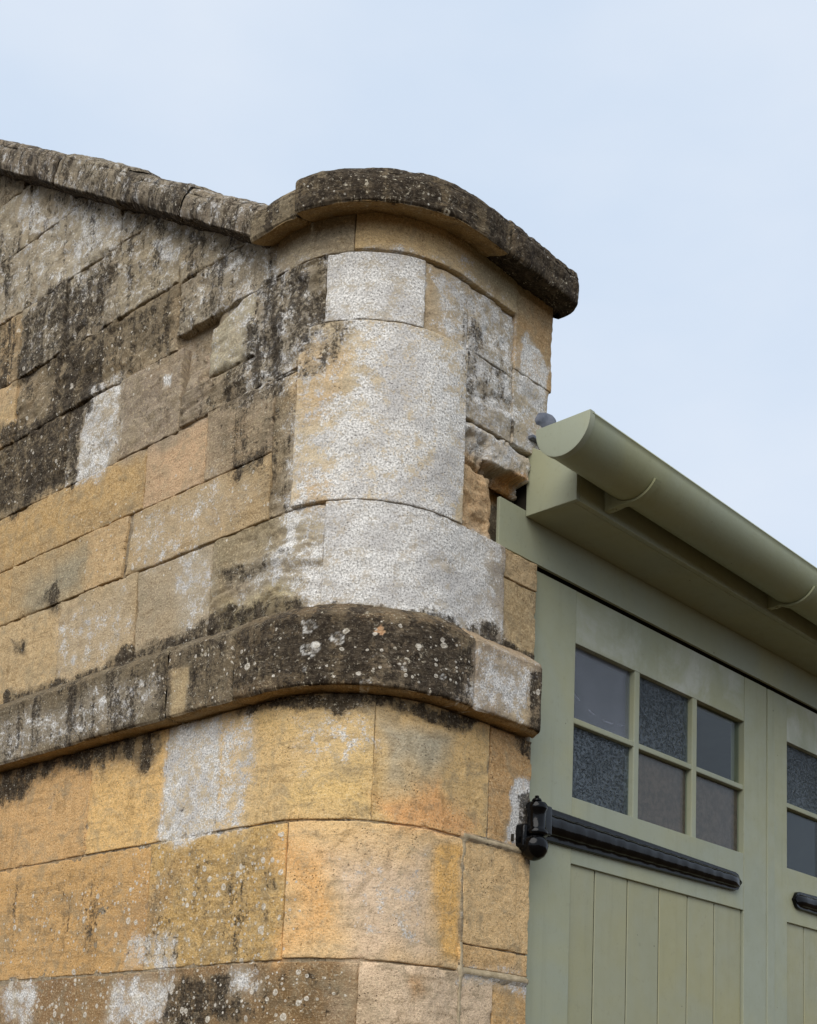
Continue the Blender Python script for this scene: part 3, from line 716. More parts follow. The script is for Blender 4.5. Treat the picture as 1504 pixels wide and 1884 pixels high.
def courses():
    A = ashlar
    hi = .0048
    # ---- below the string course
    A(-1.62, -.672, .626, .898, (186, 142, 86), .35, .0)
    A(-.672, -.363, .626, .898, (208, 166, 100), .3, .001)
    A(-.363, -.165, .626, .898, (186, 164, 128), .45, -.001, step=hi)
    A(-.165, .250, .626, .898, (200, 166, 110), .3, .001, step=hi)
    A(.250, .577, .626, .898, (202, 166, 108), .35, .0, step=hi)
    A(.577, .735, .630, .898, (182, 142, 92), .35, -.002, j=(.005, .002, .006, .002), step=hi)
    A(-1.62, -.40, .325, .624, (188, 144, 84), .4, .0, j=(.001, .001, .002, .002))
    A(-.40, .069, .325, .624, (182, 146, 84), .5, .001, j=(.001, .0022, .002, .002), step=hi)
    A(.069, .497, .331, .622, (212, 174, 120), .35, .0, step=hi)
    A(.497, .735, .392, .626, (206, 170, 118), .3, .001, step=hi, j=(.003, .001, .0006, .0008))
    A(.497, .735, .335, .390, (200, 160, 106), .3, .000, j=(.004, .001, .006, .0006), step=hi)
    A(-1.62, -.672, .02, .322, (124, 94, 62), .6, .0, K=.12)
    A(-.672, -.344, .02, .322, (134, 104, 68), .6, .001, K=.12, step=hi)
    A(-.344, .238, .02, .324, (122, 94, 62), .6, .0, K=.15, step=hi)
    A(.238, .610, .02, .328, (202, 176, 146), .45, .002, step=hi)
    A(.610, .735, .02, .322, (190, 150, 96), .3, .0, j=(.003, .001, .001, .005), step=hi)
    # ---- above the string course
    A(-1.62, -.870, 1.085, 1.328, (192, 160, 110), .5)
    A(-.870, -.530, 1.085, 1.328, (178, 152, 112), .5, .001)
    A(-.530, -.237, 1.085, 1.325, (164, 146, 118), .5, -.001, j=(.004, .002, .002, .002))
    A(-.237, .120, 1.085, 1.3275, (146, 130, 98), .8, .0, lam=.7, step=hi, edge=.0016, chip=.25, j=(.0004, .0004, .0003, .0004))
    A(.120, .612, 1.085, 1.3335, (158, 150, 142), .5, .002, lam=.15, step=hi, edge=.0016, chip=.25, j=(.0004, .0004, .0003, .0004))
    A(.612, .738, 1.2655, 1.334, (188, 158, 112), .55, -.003, step=hi)
    A(.612, .738, 1.085, 1.264, (176, 150, 106), .55, -.005, step=hi, lam=.1)
    A(-1.62, -1.127, 1.330, 1.490, (184, 148, 92), .5)
    A(-1.127, -.760, 1.330, 1.490, (176, 146, 98), .5, .001)
    A(-.760, -.590, 1.330, 1.490, (194, 158, 106), .45, .002, right=(-.012, .006))
    A(-.570, -.045, 1.328, 1.488, (180, 150, 104), .5, .0, left=(-.012, .006))
    A(-.045, .031, 1.3285, 1.660, (134, 116, 88), .7, -.003, K=.25, step=hi)
    A(-1.62, -1.127, 1.492, 1.655, (178, 142, 88), .5)
    A(-1.127, -.528, 1.492, 1.655, (178, 142, 86), .5, .001)
    A(-.528, -.288, 1.490, 1.655, (190, 154, 114), .45, -.001)
    A(-.288, -.045, 1.490, 1.668, (152, 132, 106), .6, .0, K=.1)
    # big pale block on the corner and the stones right of it
    A(.031, .455, 1.3335, 1.7535, (210, 186, 144), .4, .003, W=.3, step=hi, edge=.0016, chip=.25, j=(.0004, .0004, .0003, .0004))
    def broken(S, Z):
        wv = .022 * fbm(S * 14, Z * 14, 0, 3, 4)
        d = sstep(.455, .475, S + wv) * sstep(1.576, 1.556, Z + wv) * sstep(.556, .530, S + wv)
        low = sstep(1.522, 1.510, Z + wv * .9) * sstep(.525, .535, S + wv)
        crumb = .5 + fbm(S * 34, Z * 34, 0, 8, 4) + .8 * np.abs(fbm(S * 90, Z * 90, 0, 12, 3))
        return -d * (.007 + .012 * crumb) - low * (.026 + .014 * crumb) - .004 * np.abs(fbm(S * 60, Z * 60, 0, 15, 3))
    A(.455, .700, 1.494, 1.596, (176, 158, 134), .5, .0, W=.3, step=.003, relief=broken, edge=.012, chip=1.2, back=.05)
    A(.455, .578, 1.3345, 1.498, (196, 160, 116), 1.0, -.012, step=.004, j=(.003, .002, .003, .000), edge=.010, chip=1.2, lam=.2)
    A(.455, .622, 1.598, 1.760, (150, 134, 112), .8, -.001, W=.2, K=.12, step=hi, lam=.3, edge=.002, chip=.4, j=(.0003, .0003, .0003, .0003))
    A(.622, .758, 1.598, 1.785, (166, 148, 118), .6, .001, W=.2, step=hi, lam=.2, edge=.002, chip=.4, j=(.0003, .0003, .0003, .0003))
    A(-.130, .097, 1.668, 1.9170, (140, 126, 100), 1.1, .002, K=.52, step=hi, lam=.4, edge=.002, chip=.4, j=(.0003, .0003, .0003, .0003))
    A(.097, .322, 1.7540, 1.9170, (166, 158, 146), .35, .004, W=.70, step=hi, edge=.0016, chip=.25, j=(.0004, .0004, .0003, .0004))
    A(.322, .455, 1.7540, 1.9172, (172, 146, 108), .55, -.002, W=.1, step=hi, edge=.002, chip=.4, j=(.0003, .0003, .0003, .0003))
    A(.455, .622, 1.7605, 1.9175, (160, 140, 110), .7, .0, W=.15, K=.12, step=hi, lam=.3, edge=.002, chip=.4, j=(.0003, .0003, .0003, .0003))
    A(.622, .768, 1.785, 2.010, (184, 146, 96), .45, .002, W=.0, step=hi, edge=.002, chip=.4, j=(.0003, .0003, .0003, .0003))
    # frieze under the coping
    A(-.430, -.058, 1.916, 2.060, (140, 126, 100), .8, .003, K=.42, W=.25, lam=.6, step=hi)
    A(-.058, .159, 1.918, 2.010, (150, 138, 114), .45, .006, K=.12, step=hi, top=lambda s: np.full_like(s, 2.008))
    A(.159, .622, 1.918, 2.010, (192, 160, 106), .25, .008, step=hi, top=lambda s: np.full_like(s, 2.008), j=(.002, .003, .003, .0))
    # robbed stone: broken, set back, with a small stone left proud beside it
    def spall(S, Z):
        return -.048 * sstep(1.775, 1.89, Z + .02 * fbm(S * 20, Z * 20, 0, 6, 3)) + .008 * fbm(S * 26, Z * 26, 0, 7, 3)
    A(-.405, -.345, 1.752, 1.903, (160, 134, 104), 1.2, -.006, K=.1, step=.0045, relief=spall, lam=.4, edge=.014, chip=1.5, back=.07)
    A(-.352, -.300, 1.742, 1.885, (154, 128, 100), 1.2, -.004, step=.0045, relief=spall, lam=.6, edge=.016, chip=1.5, back=.07)
    A(-.298, -.130, 1.756, 1.912, (156, 148, 116), .8, .004, W=.15, step=hi, edge=.010, left=(0, .012), top=lambda s: 1.880 + .034 * sstep(-.30, -.15, s))
    A(-.400, -.130, 1.664, 1.752, (150, 132, 106), .9, .0, K=.35, step=hi, lam=.8)
    A(-.130, .031, 1.662, 1.668 + .006, (120, 104, 82), .4, -.004, K=.5)
    # ---- left, high up
    A(-1.62, -.905, 1.657, 1.882, (140, 118, 84), .9, .0, K=.42, lam=.3)
    A(-.905, -.660, 1.657, 1.880, (150, 132, 104), .9, -.002, W=.2, K=.2, lam=.3)
    A(-.660, -.403, 1.657, 1.880, (150, 134, 112), .7, .001, K=.2, lam=.3)
    A(-1.62, -1.190, 1.884, 2.075, (196, 156, 88), .5, .002)
    A(-1.190, -.985, 1.884, 2.074, (136, 118, 90), 1.0, -.002, K=.45, lam=.4)
    A(-.985, -.700, 1.884, 2.072, (140, 120, 88), 1.0, .002, K=.5, lam=.7)
    A(-.700, -.432, 1.882, 2.066, (150, 130, 98), 1.0, -.001, K=.46, lam=.9)
    A(-1.62, -1.190, 2.077, 2.290, (140, 124, 96), .9, .0, K=.46, lam=.3)
    A(-1.190, -.960, 2.077, 2.290, (146, 130, 98), .9, .002, W=.22, K=.36, lam=.4)
    A(-.960, -.715, 2.076, 2.290, (138, 124, 98), 1.0, -.003, K=.46, W=.2, lam=.4)
    A(-.715, -.445, 2.070, 2.290, (150, 134, 100), .9, .002, K=.38, W=.22, lam=.7)
    A(-.445, -.180, 2.064, 2.290, (150, 136, 106), .8, -.001, K=.36, W=.22, lam=.6)
    A(-.180, -.058, 2.0, 2.062, (140, 128, 104), .8, .0, K=.3, bot=lambda s: np.full_like(s, 2.0)) if False else None
    A(-1.62, -1.130, 2.292, 2.500, (150, 136, 108), .9, .0, K=.36, W=.25, lam=.3)
    A(-1.130, -.720, 2.292, 2.500, (156, 144, 118), .8, .001, W=.3, K=.3, lam=.5)
    A(-.720, -.550, 2.292, 2.500, (140, 126, 100), .9, -.001, K=.44, W=.15, lam=.4)
    A(-1.62, -1.20, 2.502, 2.70, (150, 138, 112), .8, .0, K=.25, W=.2)
    A(-1.20, -.90, 2.502, 2.70, (150, 136, 108), .8, .001, K=.3)
    A(-1.62, -1.25, 2.702, 2.95, (146, 130, 104), .8, .0, K=.3)
    # ---- beyond the left edge of the photograph and down to the ground
    rnd = random.Random(3)
    zc = [.02, .324, .625, .897]
    zz = [-1.6, -1.30, -.98, -.66, -.32, .02]
    for z0, z1 in zip(zz, zz[1:]):
        s = -3.0
        while s < .72:
            L_ = rnd.uniform(.34, .62); e = s + L_
            if e > .55: e = .735
            t = rnd.uniform(.86, 1.08)
            A(s, e, z0, z1 - .002, (178 * t, 142 * t, 92 * t), .5, rnd.uniform(-.002, .002), K=.1, SP=.2, step=.03)
            s = e
    rows = [(.02, .323), (.325, .624), (.626, .898), (1.085, 1.328), (1.330, 1.490), (1.492, 1.655), (1.657, 1.882), (1.884, 2.075), (2.077, 2.290), (2.292, 2.500), (2.502, 2.70), (2.702, 2.95), (2.952, 3.2), (3.202, 3.45), (3.452, 3.75)]
    for z0, z1 in rows:
        s = -3.0
        lim = -1.62
        if z0 > 2.9: lim = -.09 - (z0 + .02 - 2.0) / RAKE
        while s < lim - .03:
            e = s + rnd.uniform(.32, .6)
            if e > lim - .2: e = lim
            t = rnd.uniform(.8, 1.0)
            A(s, e, z0, z1, (168 * t, 142 * t, 102 * t), .7, rnd.uniform(-.002, .002), K=.3 if z0 > 1.6 else .1, step=.03)
            s = e
courses()

# old bolt slot beside the hinge: a dark sliver for its shaded hollow
bm_obj("slot", box(2.4205, 2.4240, 1.9560, 1.9800, .6460, .6630, .0005), M_GAP, WALL)

# mortar body of the wall
def wall_core():
    S1 = np.concatenate([np.linspace(-3.0, -.02, 150), np.linspace(0, ARC, 40), np.linspace(ARC + .004, S_END - .008, 80)])
    T1 = np.linspace(0, 1, 420)
    S, T = np.meshgrid(S1, T1, indexing='ij')
    zt = np.where(S < -.09, rake_z(S), 1.985)
    Z = -1.6 + (zt + 1.6) * T
    off = -.0095 + .0025 * fbm(S * 9, Z * 9, 0, 44, 4) + .0050 * sstep(.92, .88, Z) + .002 * sstep(1.66, 1.62, Z) * sstep(.0, -.1, S)
    off = off - .030 * sstep(-.44, -.41, S) * sstep(-.27, -.30, S) * sstep(1.72, 1.75, Z) * sstep(1.94, 1.915, Z) * .6
    off = off - .065 * sstep(.445, .462, S) * sstep(1.33, 1.345, Z) * sstep(1.66, 1.60, Z)
    right_low = sstep(.486, .490, S) * sstep(.64, .632, Z) * sstep(.0, .1, Z) * np.maximum(sstep(.008, .005, np.abs(S - .499)) * (.5 + .5 * sstep(-.1, .3, fbm(S * 4, Z * 9, 0, 3, 3))), np.maximum(sstep(.013, .008, np.abs(Z - .330)), sstep(.010, .006, np.abs(Z - .629))))
    off = off + right_low * (.0105 + .003 * fbm(S * 30, Z * 30, 0, 4, 3))
    ns, nz = S.shape
    Vo = wall_pt(S, Z, off).reshape(-1, 3)
    Vi = Vo.copy()
    Vi[:, 0] = np.maximum(UL + .36, Vo[:, 0]); Vi[:, 1] = np.where(S.reshape(-1) < 0, np.maximum(VF + .36, Vo[:, 1]), VF + .36)
    F = grid_faces(ns, nz); n = len(Vo)
    idx = np.arange(n).reshape(ns, nz)
    top = np.stack([idx[:-1, -1], idx[1:, -1], n + idx[1:, -1], n + idx[:-1, -1]], 1)
    end = np.stack([idx[-1, :-1], n + idx[-1, :-1], n + idx[-1, 1:], idx[-1, 1:]], 1)
    end0 = np.stack([idx[0, :-1], idx[0, 1:], n + idx[0, 1:], n + idx[0, :-1]], 1)
    F = np.concatenate([F, F[:, ::-1] + n, top, end, end0])
    tn, cr = soil('wall', S, Z, (132, 116, 92), .08, .25)
    tn = np.concatenate([tn.reshape(-1, 4)] * 2); cr = np.concatenate([cr.reshape(-1, 4)] * 2)
    o = mesh_np("mortar_core", np.concatenate([Vo, Vi]), F, M_STONE, WALL, np.concatenate([np.stack([S, Z], -1).reshape(-1, 2)] * 2), {"tone": tn, "crust": cr})
    o.data.materials.append(M_LIME)
    fl = np.concatenate([right_low.reshape(-1), np.zeros(n)])
    mi = (fl[F].mean(1) > .5).astype(np.int32)
    o.data.polygons.foreach_set("material_index", mi)
wall_core()

# moulded stones: a profile (off, z) swept along the wall
def swept(name, s0, s1, prof, tone, group, K=0., W=0., SP=0., amp=.004, j=.002, step=.006, pt=wall_pt, endround=0., seed=0, worn=0., underwarm=.8, fine_prof=.006):
    S1 = lines(s0 + j, s1 - j, step)
    P = np.array(prof, float)
    # resample profile
    pts = [P[0]]
    for a, b in zip(P, P[1:]):
        n = max(1, int(np.hypot(*(b - a)) / fine_prof))
        for k in range(1, n + 1): pts.append(a + (b - a) * k / n)
    Q0 = np.array(prof, float); extra = []
    for i in range(len(pts)):
        extra.append(pts[i])
        for q in Q0[1:-1]:
            if np.allclose(pts[i], q) and 0 < i < len(pts) - 1:
                a_, b2 = np.array(pts[i - 1]), np.array(pts[i + 1])
                extra.pop()
                la, lb = np.hypot(*(q - a_)), np.hypot(*(b2 - q))
                if la > .003: extra.append(q - (q - a_) / la * .0018)
                extra.append(q)
                if lb > .003: extra.append(q + (b2 - q) / lb * .0018)
    P = np.array(extra)
    t = np.gradient(P, axis=0); t /= np.linalg.norm(t, axis=1)[:, None] + 1e-9
    N = np.stack([t[:, 1], -t[:, 0]], 1)            # outward normal of the profile
    for _ in range(2):
        N[1:-1] = (N[:-2] + N[1:-1] * 2 + N[2:]) / 4
    N /= np.linalg.norm(N, axis=1)[:, None] + 1e-9
    L_ = np.concatenate([[0], np.cumsum(np.hypot(*np.diff(P, axis=0).T))])
    S, Q = np.meshgrid(S1, L_, indexing='ij')
    d = amp * fbm(S * 16, Q * 16, 1., seed, 5) + amp * .5 * fbm(S * 60, Q * 60, 2., seed, 3)
    e = np.minimum(S - S.min(), S.max() - S)
    rr = .007
    q = np.clip(1 - e / rr, 0, 1); d -= rr * .8 * (1 - np.sqrt(1 - q * q))
    corner = np.zeros(len(P))
    turn = np.abs(np.cross(np.gradient(t, axis=0)[:, [0, 1]] * 0 + t, np.roll(t, -1, 0)))
    for i in np.where(turn > .3)[0]:
        corner = np.maximum(corner, np.exp(-((L_ - L_[i]) / .009) ** 2))
    d -= corner[None, :] * (.0015 + worn * np.clip(.5 + fbm(S * 11, Q * 3, 5., seed, 4) * 1.4, 0, 1.4))
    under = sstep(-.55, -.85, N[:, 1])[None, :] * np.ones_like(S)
    OFF = P[:, 0][None, :] + N[:, 0][None, :] * d
    ZZ = P[:, 1][None, :] + N[:, 1][None, :] * d
    if endround:
        x = np.clip((S - (S.max() - endround)) / endround, 0, 1)
        OFF = OFF * np.where(OFF > 0, np.sqrt(np.maximum(1 - x * x, .0)), 1)
    V = pt(S, ZZ, OFF).reshape(-1, 3)
    ns, nz = S.shape
    F = grid_faces(ns, nz)
    uv = np.stack([S, ZZ - OFF], -1).reshape(-1, 2)
    tn, cr = soil(group, S, ZZ, tone, W, K, SP)
    cr[..., 1] = cr[..., 1] * (1 - .80 * under * (underwarm > 0)) + .5 * under * (underwarm == 0); cr[..., 0] *= 1 - under; cr[..., 2] *= 1 - under  # undersides left without warm tone get extra black as painted shade
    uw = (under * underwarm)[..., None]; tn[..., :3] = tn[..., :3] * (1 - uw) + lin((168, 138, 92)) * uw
    tn, cr = tn.reshape(-1, 4), cr.reshape(-1, 4)
    # end caps as fans of quads to a centre line
    idx = np.arange(ns * nz).reshape(ns, nz)
    for row, flip in ((idx[0], True), (idx[-1], False)):
        c = V[row].mean(0); base = len(V)
        V = np.concatenate([V, c[None]]); uv = np.concatenate([uv, uv[row].mean(0)[None]])
        tn = np.concatenate([tn, tn[row].mean(0)[None]]); cr = np.concatenate([cr, cr[row].mean(0)[None]])
        f = np.stack([row[:-2:2], row[1:-1:2], row[2::2], np.full(len(row[2::2]), base)], 1)
        F = np.concatenate([F, f[:, ::-1] if flip else f])
    return mesh_np(name, V, F, M_STONE, WALL, uv, {"tone": tn, "crust": cr})

def string_course():
    z0, z1 = .8985, 1.063
    prof = [(-.03, z0 + .004), (.0, z0 + .003), (.046, z0 - .002), (.050, z0 + .006), (.051, z1 - .008), (.046, z1), (.004, 1.094), (-.03, 1.099)]
    rnd = random.Random(5)
    st = [(-3.0, -2.3), (-2.3, -1.62), (-1.62, -.93), (-.93, -.316)]
    for i, (a, b) in enumerate(st):
        swept("string_stone", a, b, prof, (100, 90, 74), 'string', K=.46, seed=10 + i, worn=.006, step=.006 if a > -1 else .02)
    swept("string_stone", -.316, -.076, prof, (104, 94, 80), 'string', K=.42, seed=21, worn=.006, step=.005)
    swept("string_stone", -.076, .462, prof, (84, 66, 50), 'string', K=.45, seed=22, worn=.007, step=.0035, fine_prof=.004)
    swept("string_stone", .462, .722, prof, (158, 136, 112), 'string', K=.1, SP=.2, seed=23, worn=.008, step=.004, endround=.032, j=.0008, fine_prof=.005)
string_course()

def coping():
    def prof(th, ov, back=.27, z0=1.985):
        return [(-back, z0 + .026), (.0, z0 + .022), (ov - .004, z0 - .002), (ov, z0 + .006), (ov + .004, z0 + th - .016), (ov - .012, z0 + th), (.0, z0 + th + .022), (-back, z0 + th + .028)]
    T = (92, 82, 72)
    swept("coping_stone", -.086, .054, prof(.078, .066), (132, 120, 98), 'cap', K=.50, seed=31, worn=.002, amp=.004)
    swept("coping_stone", .054, .505, prof(.089, .080), (88, 76, 62), 'cap', K=.92, seed=32, worn=.004, amp=.005, step=.005)
    swept("coping_stone", .505, .792, prof(.091, .080), (84, 68, 58), 'cap', K=.92, underwarm=.0, seed=33, worn=.006, amp=.006, endround=.03, step=.005, j=.001)
    # gable coping: same section laid up the slope
    ca, sa = 1 / math.hypot(1, RAKE), RAKE / math.hypot(1, RAKE)
    def slope(a, n, off):
        s = -.086 - np.asarray(a) * ca + np.asarray(n) * sa
        z = 2.0 + np.asarray(a) * sa + np.asarray(n) * ca
        return wall_pt(np.minimum(s, -1e-6), z, off)
    def rp(th, ov):
        return [(-.33, .004), (.0, .004), (ov - .005, .0), (ov, .006), (ov + .003, th - .012), (ov - .010, th), (.0, th + .018), (-.33, th + .022)]
    cuts = [0.0, .345, .675, 1.05, 1.60, 2.2, 2.8, 3.4]
    th = [.078, .082, .094, .086, .088, .086, .088]
    for i, (a, b) in enumerate(zip(cuts, cuts[1:])):
        swept("coping_stone", a, b, rp(th[i], .062 + .004 * (i % 2)), ((120, 106, 92), (112, 102, 88), (122, 112, 94), (108, 92, 80), (110, 98, 84), (112, 100, 86), (110, 98, 84))[i], 'cap', K=(.58, .66, .56, .68, .6, .6, .6)[i], underwarm=0, W=.24, seed=40 + i, worn=.007, amp=.006, pt=slope, step=.006 if i < 4 else .03, j=.003)
coping()

# ------------------------------------------------------------------ garage body behind the doors, and the roof behind the gutter
V_FR, V_DR = 1.975, 1.985
U_R = 4.84
def garage_shell():
    bm = bmesh.new()
    box(2.275, 5.3, 4.9, 5.1, -1.6, 1.4, 0, bm)             # rear wall
    box(U_R, 5.25, V_DR + .002, 4.899, -1.6, 1.35, 0, bm)    # far side wall
    box(2.275, U_R - .003, 2.107, 4.898, 1.3, 1.36, 0, bm)   # ceiling
    o = bm_obj("garage_inner_walls", bm, M_ROOM, None)
    o["kind"] = "structure"; o["label"] = "dim plastered walls and ceiling inside the garage"
    bm = bmesh.new()
    n = 15
    for i in range(n):                                       # courses of slates, each lapping the one below
        y0 = 1.80 + i * .22; z0 = 1.538 + (y0 - 1.8) * RAKE
        t = []
        u0 = 2.53 if y0 < 2.30 else 2.29
        for k, (y, z) in enumerate(((y0, z0), (y0, z0 + .022), (y0 + .25, z0 + .25 * RAKE + .004), (y0 + .25, z0 + .25 * RAKE - .016))):
            t.append((bm.verts.new((u0, y, EYE + z)), bm.verts.new((5.4, y, EYE + z))))
        for k in range(4):
            a, b = t[k], t[(k + 1) % 4]
            bm.faces.new((a[0], a[1], b[1], b[0]))
        bm.faces.new([q[0] for q in t][::-1]); bm.faces.new([q[1] for q in t])
    o = bm_obj("roof", bm, M_SLATE, None)
    o["kind"] = "structure"; o["label"] = "stone slated garage roof rising behind the gutter"
garage_shell()

# ------------------------------------------------------------------ eaves woodwork
EAVES = empty("eaves_box", (3.6, 1.9, EYE + 1.445), "sage green boxed timber eaves above the garage doors", "eaves")
bm_obj("frieze_board", box(2.360, U_R + .4, V_FR, V_FR + .009, 1.3435, 1.462, .0012), M_PAINT, EAVES)
bm_obj("soffit_board", box(2.4705, U_R + .4, 1.8405, V_FR - .001, 1.4465, 1.462, .0015), M_PAINT, EAVES)
bm_obj("fascia_board", box(2.4705, U_R + .4, 1.825, 1.8400, 1.446, 1.536, .002), M_PAINT, EAVES)
eb = box(2.4565, 2.470, 1.825, V_FR - .001, 1.446, 1.536, .002)
for v in eb.verts:                                          # its top follows the roof slope
    if v.co.z > EYE + 1.5: v.co.z += (v.co.y - 1.825) * .60
bm_obj("end_board", eb, M_PAINT, EAVES)
bm_obj("back_board", box(2.4705, U_R + .4, V_FR + .012, V_FR + .050, 1.3535, 1.60, .0), M_GAP, EAVES)  # dark board put behind the frieze so the gap above the doors reads black

# ------------------------------------------------------------------ gutter
GUT = empty("half_round_gutter", (3.6, 1.7475, EYE + 1.47), "sage green half round gutter with flat end cap, fixed along the eaves", "gutter")
G_V, G_R = 1.7475, .0725
def g_axis(u):                                              # falls gently to the right
    return 1.5405 - .012 * (u - 2.30)
def trough(u0, u1, ro, ri, a0=180., a1=360., n=28, lip=True, mat=M_GUTTER, name="trough", parent=None):
    bm = bmesh.new()
    secs = []
    for u in np.linspace(u0, u1, max(2, int((u1 - u0) / .25) + 1)):
        z = g_axis(u); ring = []
        for k in range(n + 1):
            a = math.radians(a0 + (a1 - a0) * k / n)
            ring.append((G_V + ro * math.cos(a), z + ro * math.sin(a)))
        if lip:
            ring += [(G_V + ro + .003, z + .004), (G_V + ro + .001, z + .008), (G_V + ri, z + .008)]
        for k in range(n, -1, -1):
            a = math.radians(a0 + (a1 - a0) * k / n)
            ring.append((G_V + ri * math.cos(a), z + ri * math.sin(a)))
        if lip:
            ring += [(G_V - ri, z + .008), (G_V - ro - .001, z + .008), (G_V - ro - .003, z + .004)]
        secs.append([bm.verts.new((u, y, EYE + zz)) for y, zz in ring])
    m = len(secs[0])
    for a, b in zip(secs, secs[1:]):
        for k in range(m):
            bm.faces.new((a[k], a[(k + 1) % m], b[(k + 1) % m], b[k]))
    bm.faces.new(secs[0]); bm.faces.new(secs[-1][::-1])
    o = bm_obj(name, bm, mat, parent, True)
    o.data.set_sharp_from_angle(angle=math.radians(40))
    return o
trough(2.305, 3.70, G_R, G_R - .004, name="trough", parent=GUT)
trough(3.702, 5.20, G_R, G_R - .004, name="trough", parent=GUT)
def end_cap():
    bm = bmesh.new(); n = 40
    def ring(u, r, top):
        z = g_axis(u)
        p = [(G_V + r * math.cos(math.pi + math.pi * k / n), z + r * math.sin(math.pi + math.pi * k / n)) for k in range(n + 1)]
        return [bm.verts.new((u, y, EYE + zz)) for y, zz in p] + [bm.verts.new((u, G_V + r, EYE + z + top)), bm.verts.new((u, G_V - r, EYE + z + top))]
    a = ring(2.295, G_R - .001, .008); b = ring(2.296, G_R + .0018, .009); c = ring(2.313, G_R + .0018, .009); d = ring(2.313, G_R - .003, .009)
    for p, q in ((a, b), (b, c), (c, d)):
        for k in range(len(p)):
            bm.faces.new((p[k], p[(k + 1) % len(p)], q[(k + 1) % len(p)], q[k]))
    bm.faces.new(a); bm.faces.new(d[::-1])
    o = bm_obj("end_cap", bm, M_PAINT, GUT, True)
    o.data.set_sharp_from_angle(angle=math.radians(35))
end_cap()
def bracket(u):
    """flat iron fascia bracket: a strap round the trough and an arm back to the fascia board"""
    bm = bmesh.new(); w = .011; z = g_axis(u); n = 26
    inner, outer = [], []
    for k in range(n + 1):
        a = math.radians(212 + (362 - 212) * k / n)
        inner.append((G_V + (G_R + .0015) * math.cos(a), z + (G_R + .0015) * math.sin(a)))
        g = G_R + .0075
        outer.append((G_V + g * math.cos(a), z + g * math.sin(a)))
    # the arm: tangent from the lower front of the strap straight back to the foot of the fascia
    out2 = []
    for y, zz in outer:
        out2.append((y, zz))
    def strip(pa, pb, ww):
        va = [[bm.verts.new((u + s * ww, y, EYE + zz)) for y, zz in pp] for pp in (pa, pb) for s in (-1, 1)]
        a0, a1, b0, b1 = va
        for k in range(len(pa) - 1):
            bm.faces.new((a0[k], a0[k + 1], a1[k + 1], a1[k])); bm.faces.new((b0[k], b1[k], b1[k + 1], b0[k + 1]))
            bm.faces.new((a0[k], b0[k], b0[k + 1], a0[k + 1])); bm.faces.new((a1[k], a1[k + 1], b1[k + 1], b1[k]))
        for k in (0, -1):
            bm.faces.new((a0[k], a1[k], b1[k], b0[k]))
    strip(inner, out2, w)
    # web between strap and fascia
    lo = [(1.8245, 1.4560), (1.8000, 1.4570), (1.7750, 1.4600), (1.7480, z - G_R - .0070)]
    hi = [(1.8245, 1.5300), (1.8215, 1.5200), (1.8100, 1.4980), (1.7800, z - G_R + .0020)]
    strip(lo, hi, .0095)
    o = bm_obj("bracket", bm, M_GUTTER, GUT, False)
    b2 = bmesh.new()
    lathe([(.0, 0), (.004, .0), (.004, .004), (.0, .005)], u, 1.8, b2, 10)
    for v in b2.verts: v.co.z += 1.4535
    bm_obj("bolt", b2, M_GUTTER, o)
for u in (2.577, 3.362, 4.147, 4.93):
    bracket(u)

# lead flashing dressed between gutter end and wall
def lead():
    LEAD = empty("lead_flashing", (2.50, 1.955, EYE + 1.65), "dull blue-grey lead flashing curled between gutter end and stone pier", "flashing")
    bm = bmesh.new(); secs = []
    for i in range(9):                                       # a fat roll with a beaten, rounded end
        t = i / 8
        r = (.0185 if i > 3 else .0185 * math.sqrt(1 - (1 - (i + .25) / 4.25) ** 2))
        u = 2.463 + .075 * t ** 1.2
        secs.append([bm.verts.new((u, 1.968 + r * .8 * math.cos(a) + .002 * math.sin(3 * a + i), EYE + 1.690 + .022 * t + r * 1.25 * math.sin(a) * (1 - .12 * math.cos(2 * a)))) for a in np.linspace(0, 2 * math.pi, 20, endpoint=False)])
    for a, b in zip(secs, secs[1:]):
        for k in range(20):
            bm.faces.new((a[k], a[(k + 1) % 20], b[(k + 1) % 20], b[k]))
    bm.faces.new(secs[0]); bm.faces.new(secs[-1][::-1])
    bm_obj("roll", bm, M_LEAD, LEAD, True)
    bm_obj("apron", box(2.440, 2.535, 1.945, 1.99, 1.632, 1.640, .002), M_LEAD, LEAD)
lead()

# ------------------------------------------------------------------ garage doors
Z_TOP, Z_BOT = 1.334, -1.58
GLASS_TOP, GLASS_BOT, BAR = 1.1985, .8055, (.9935, 1.0085)
RAIL_BOT = .640
V_PANE = V_DR + .017
V_PLANK = V_DR + .008
TH = .045

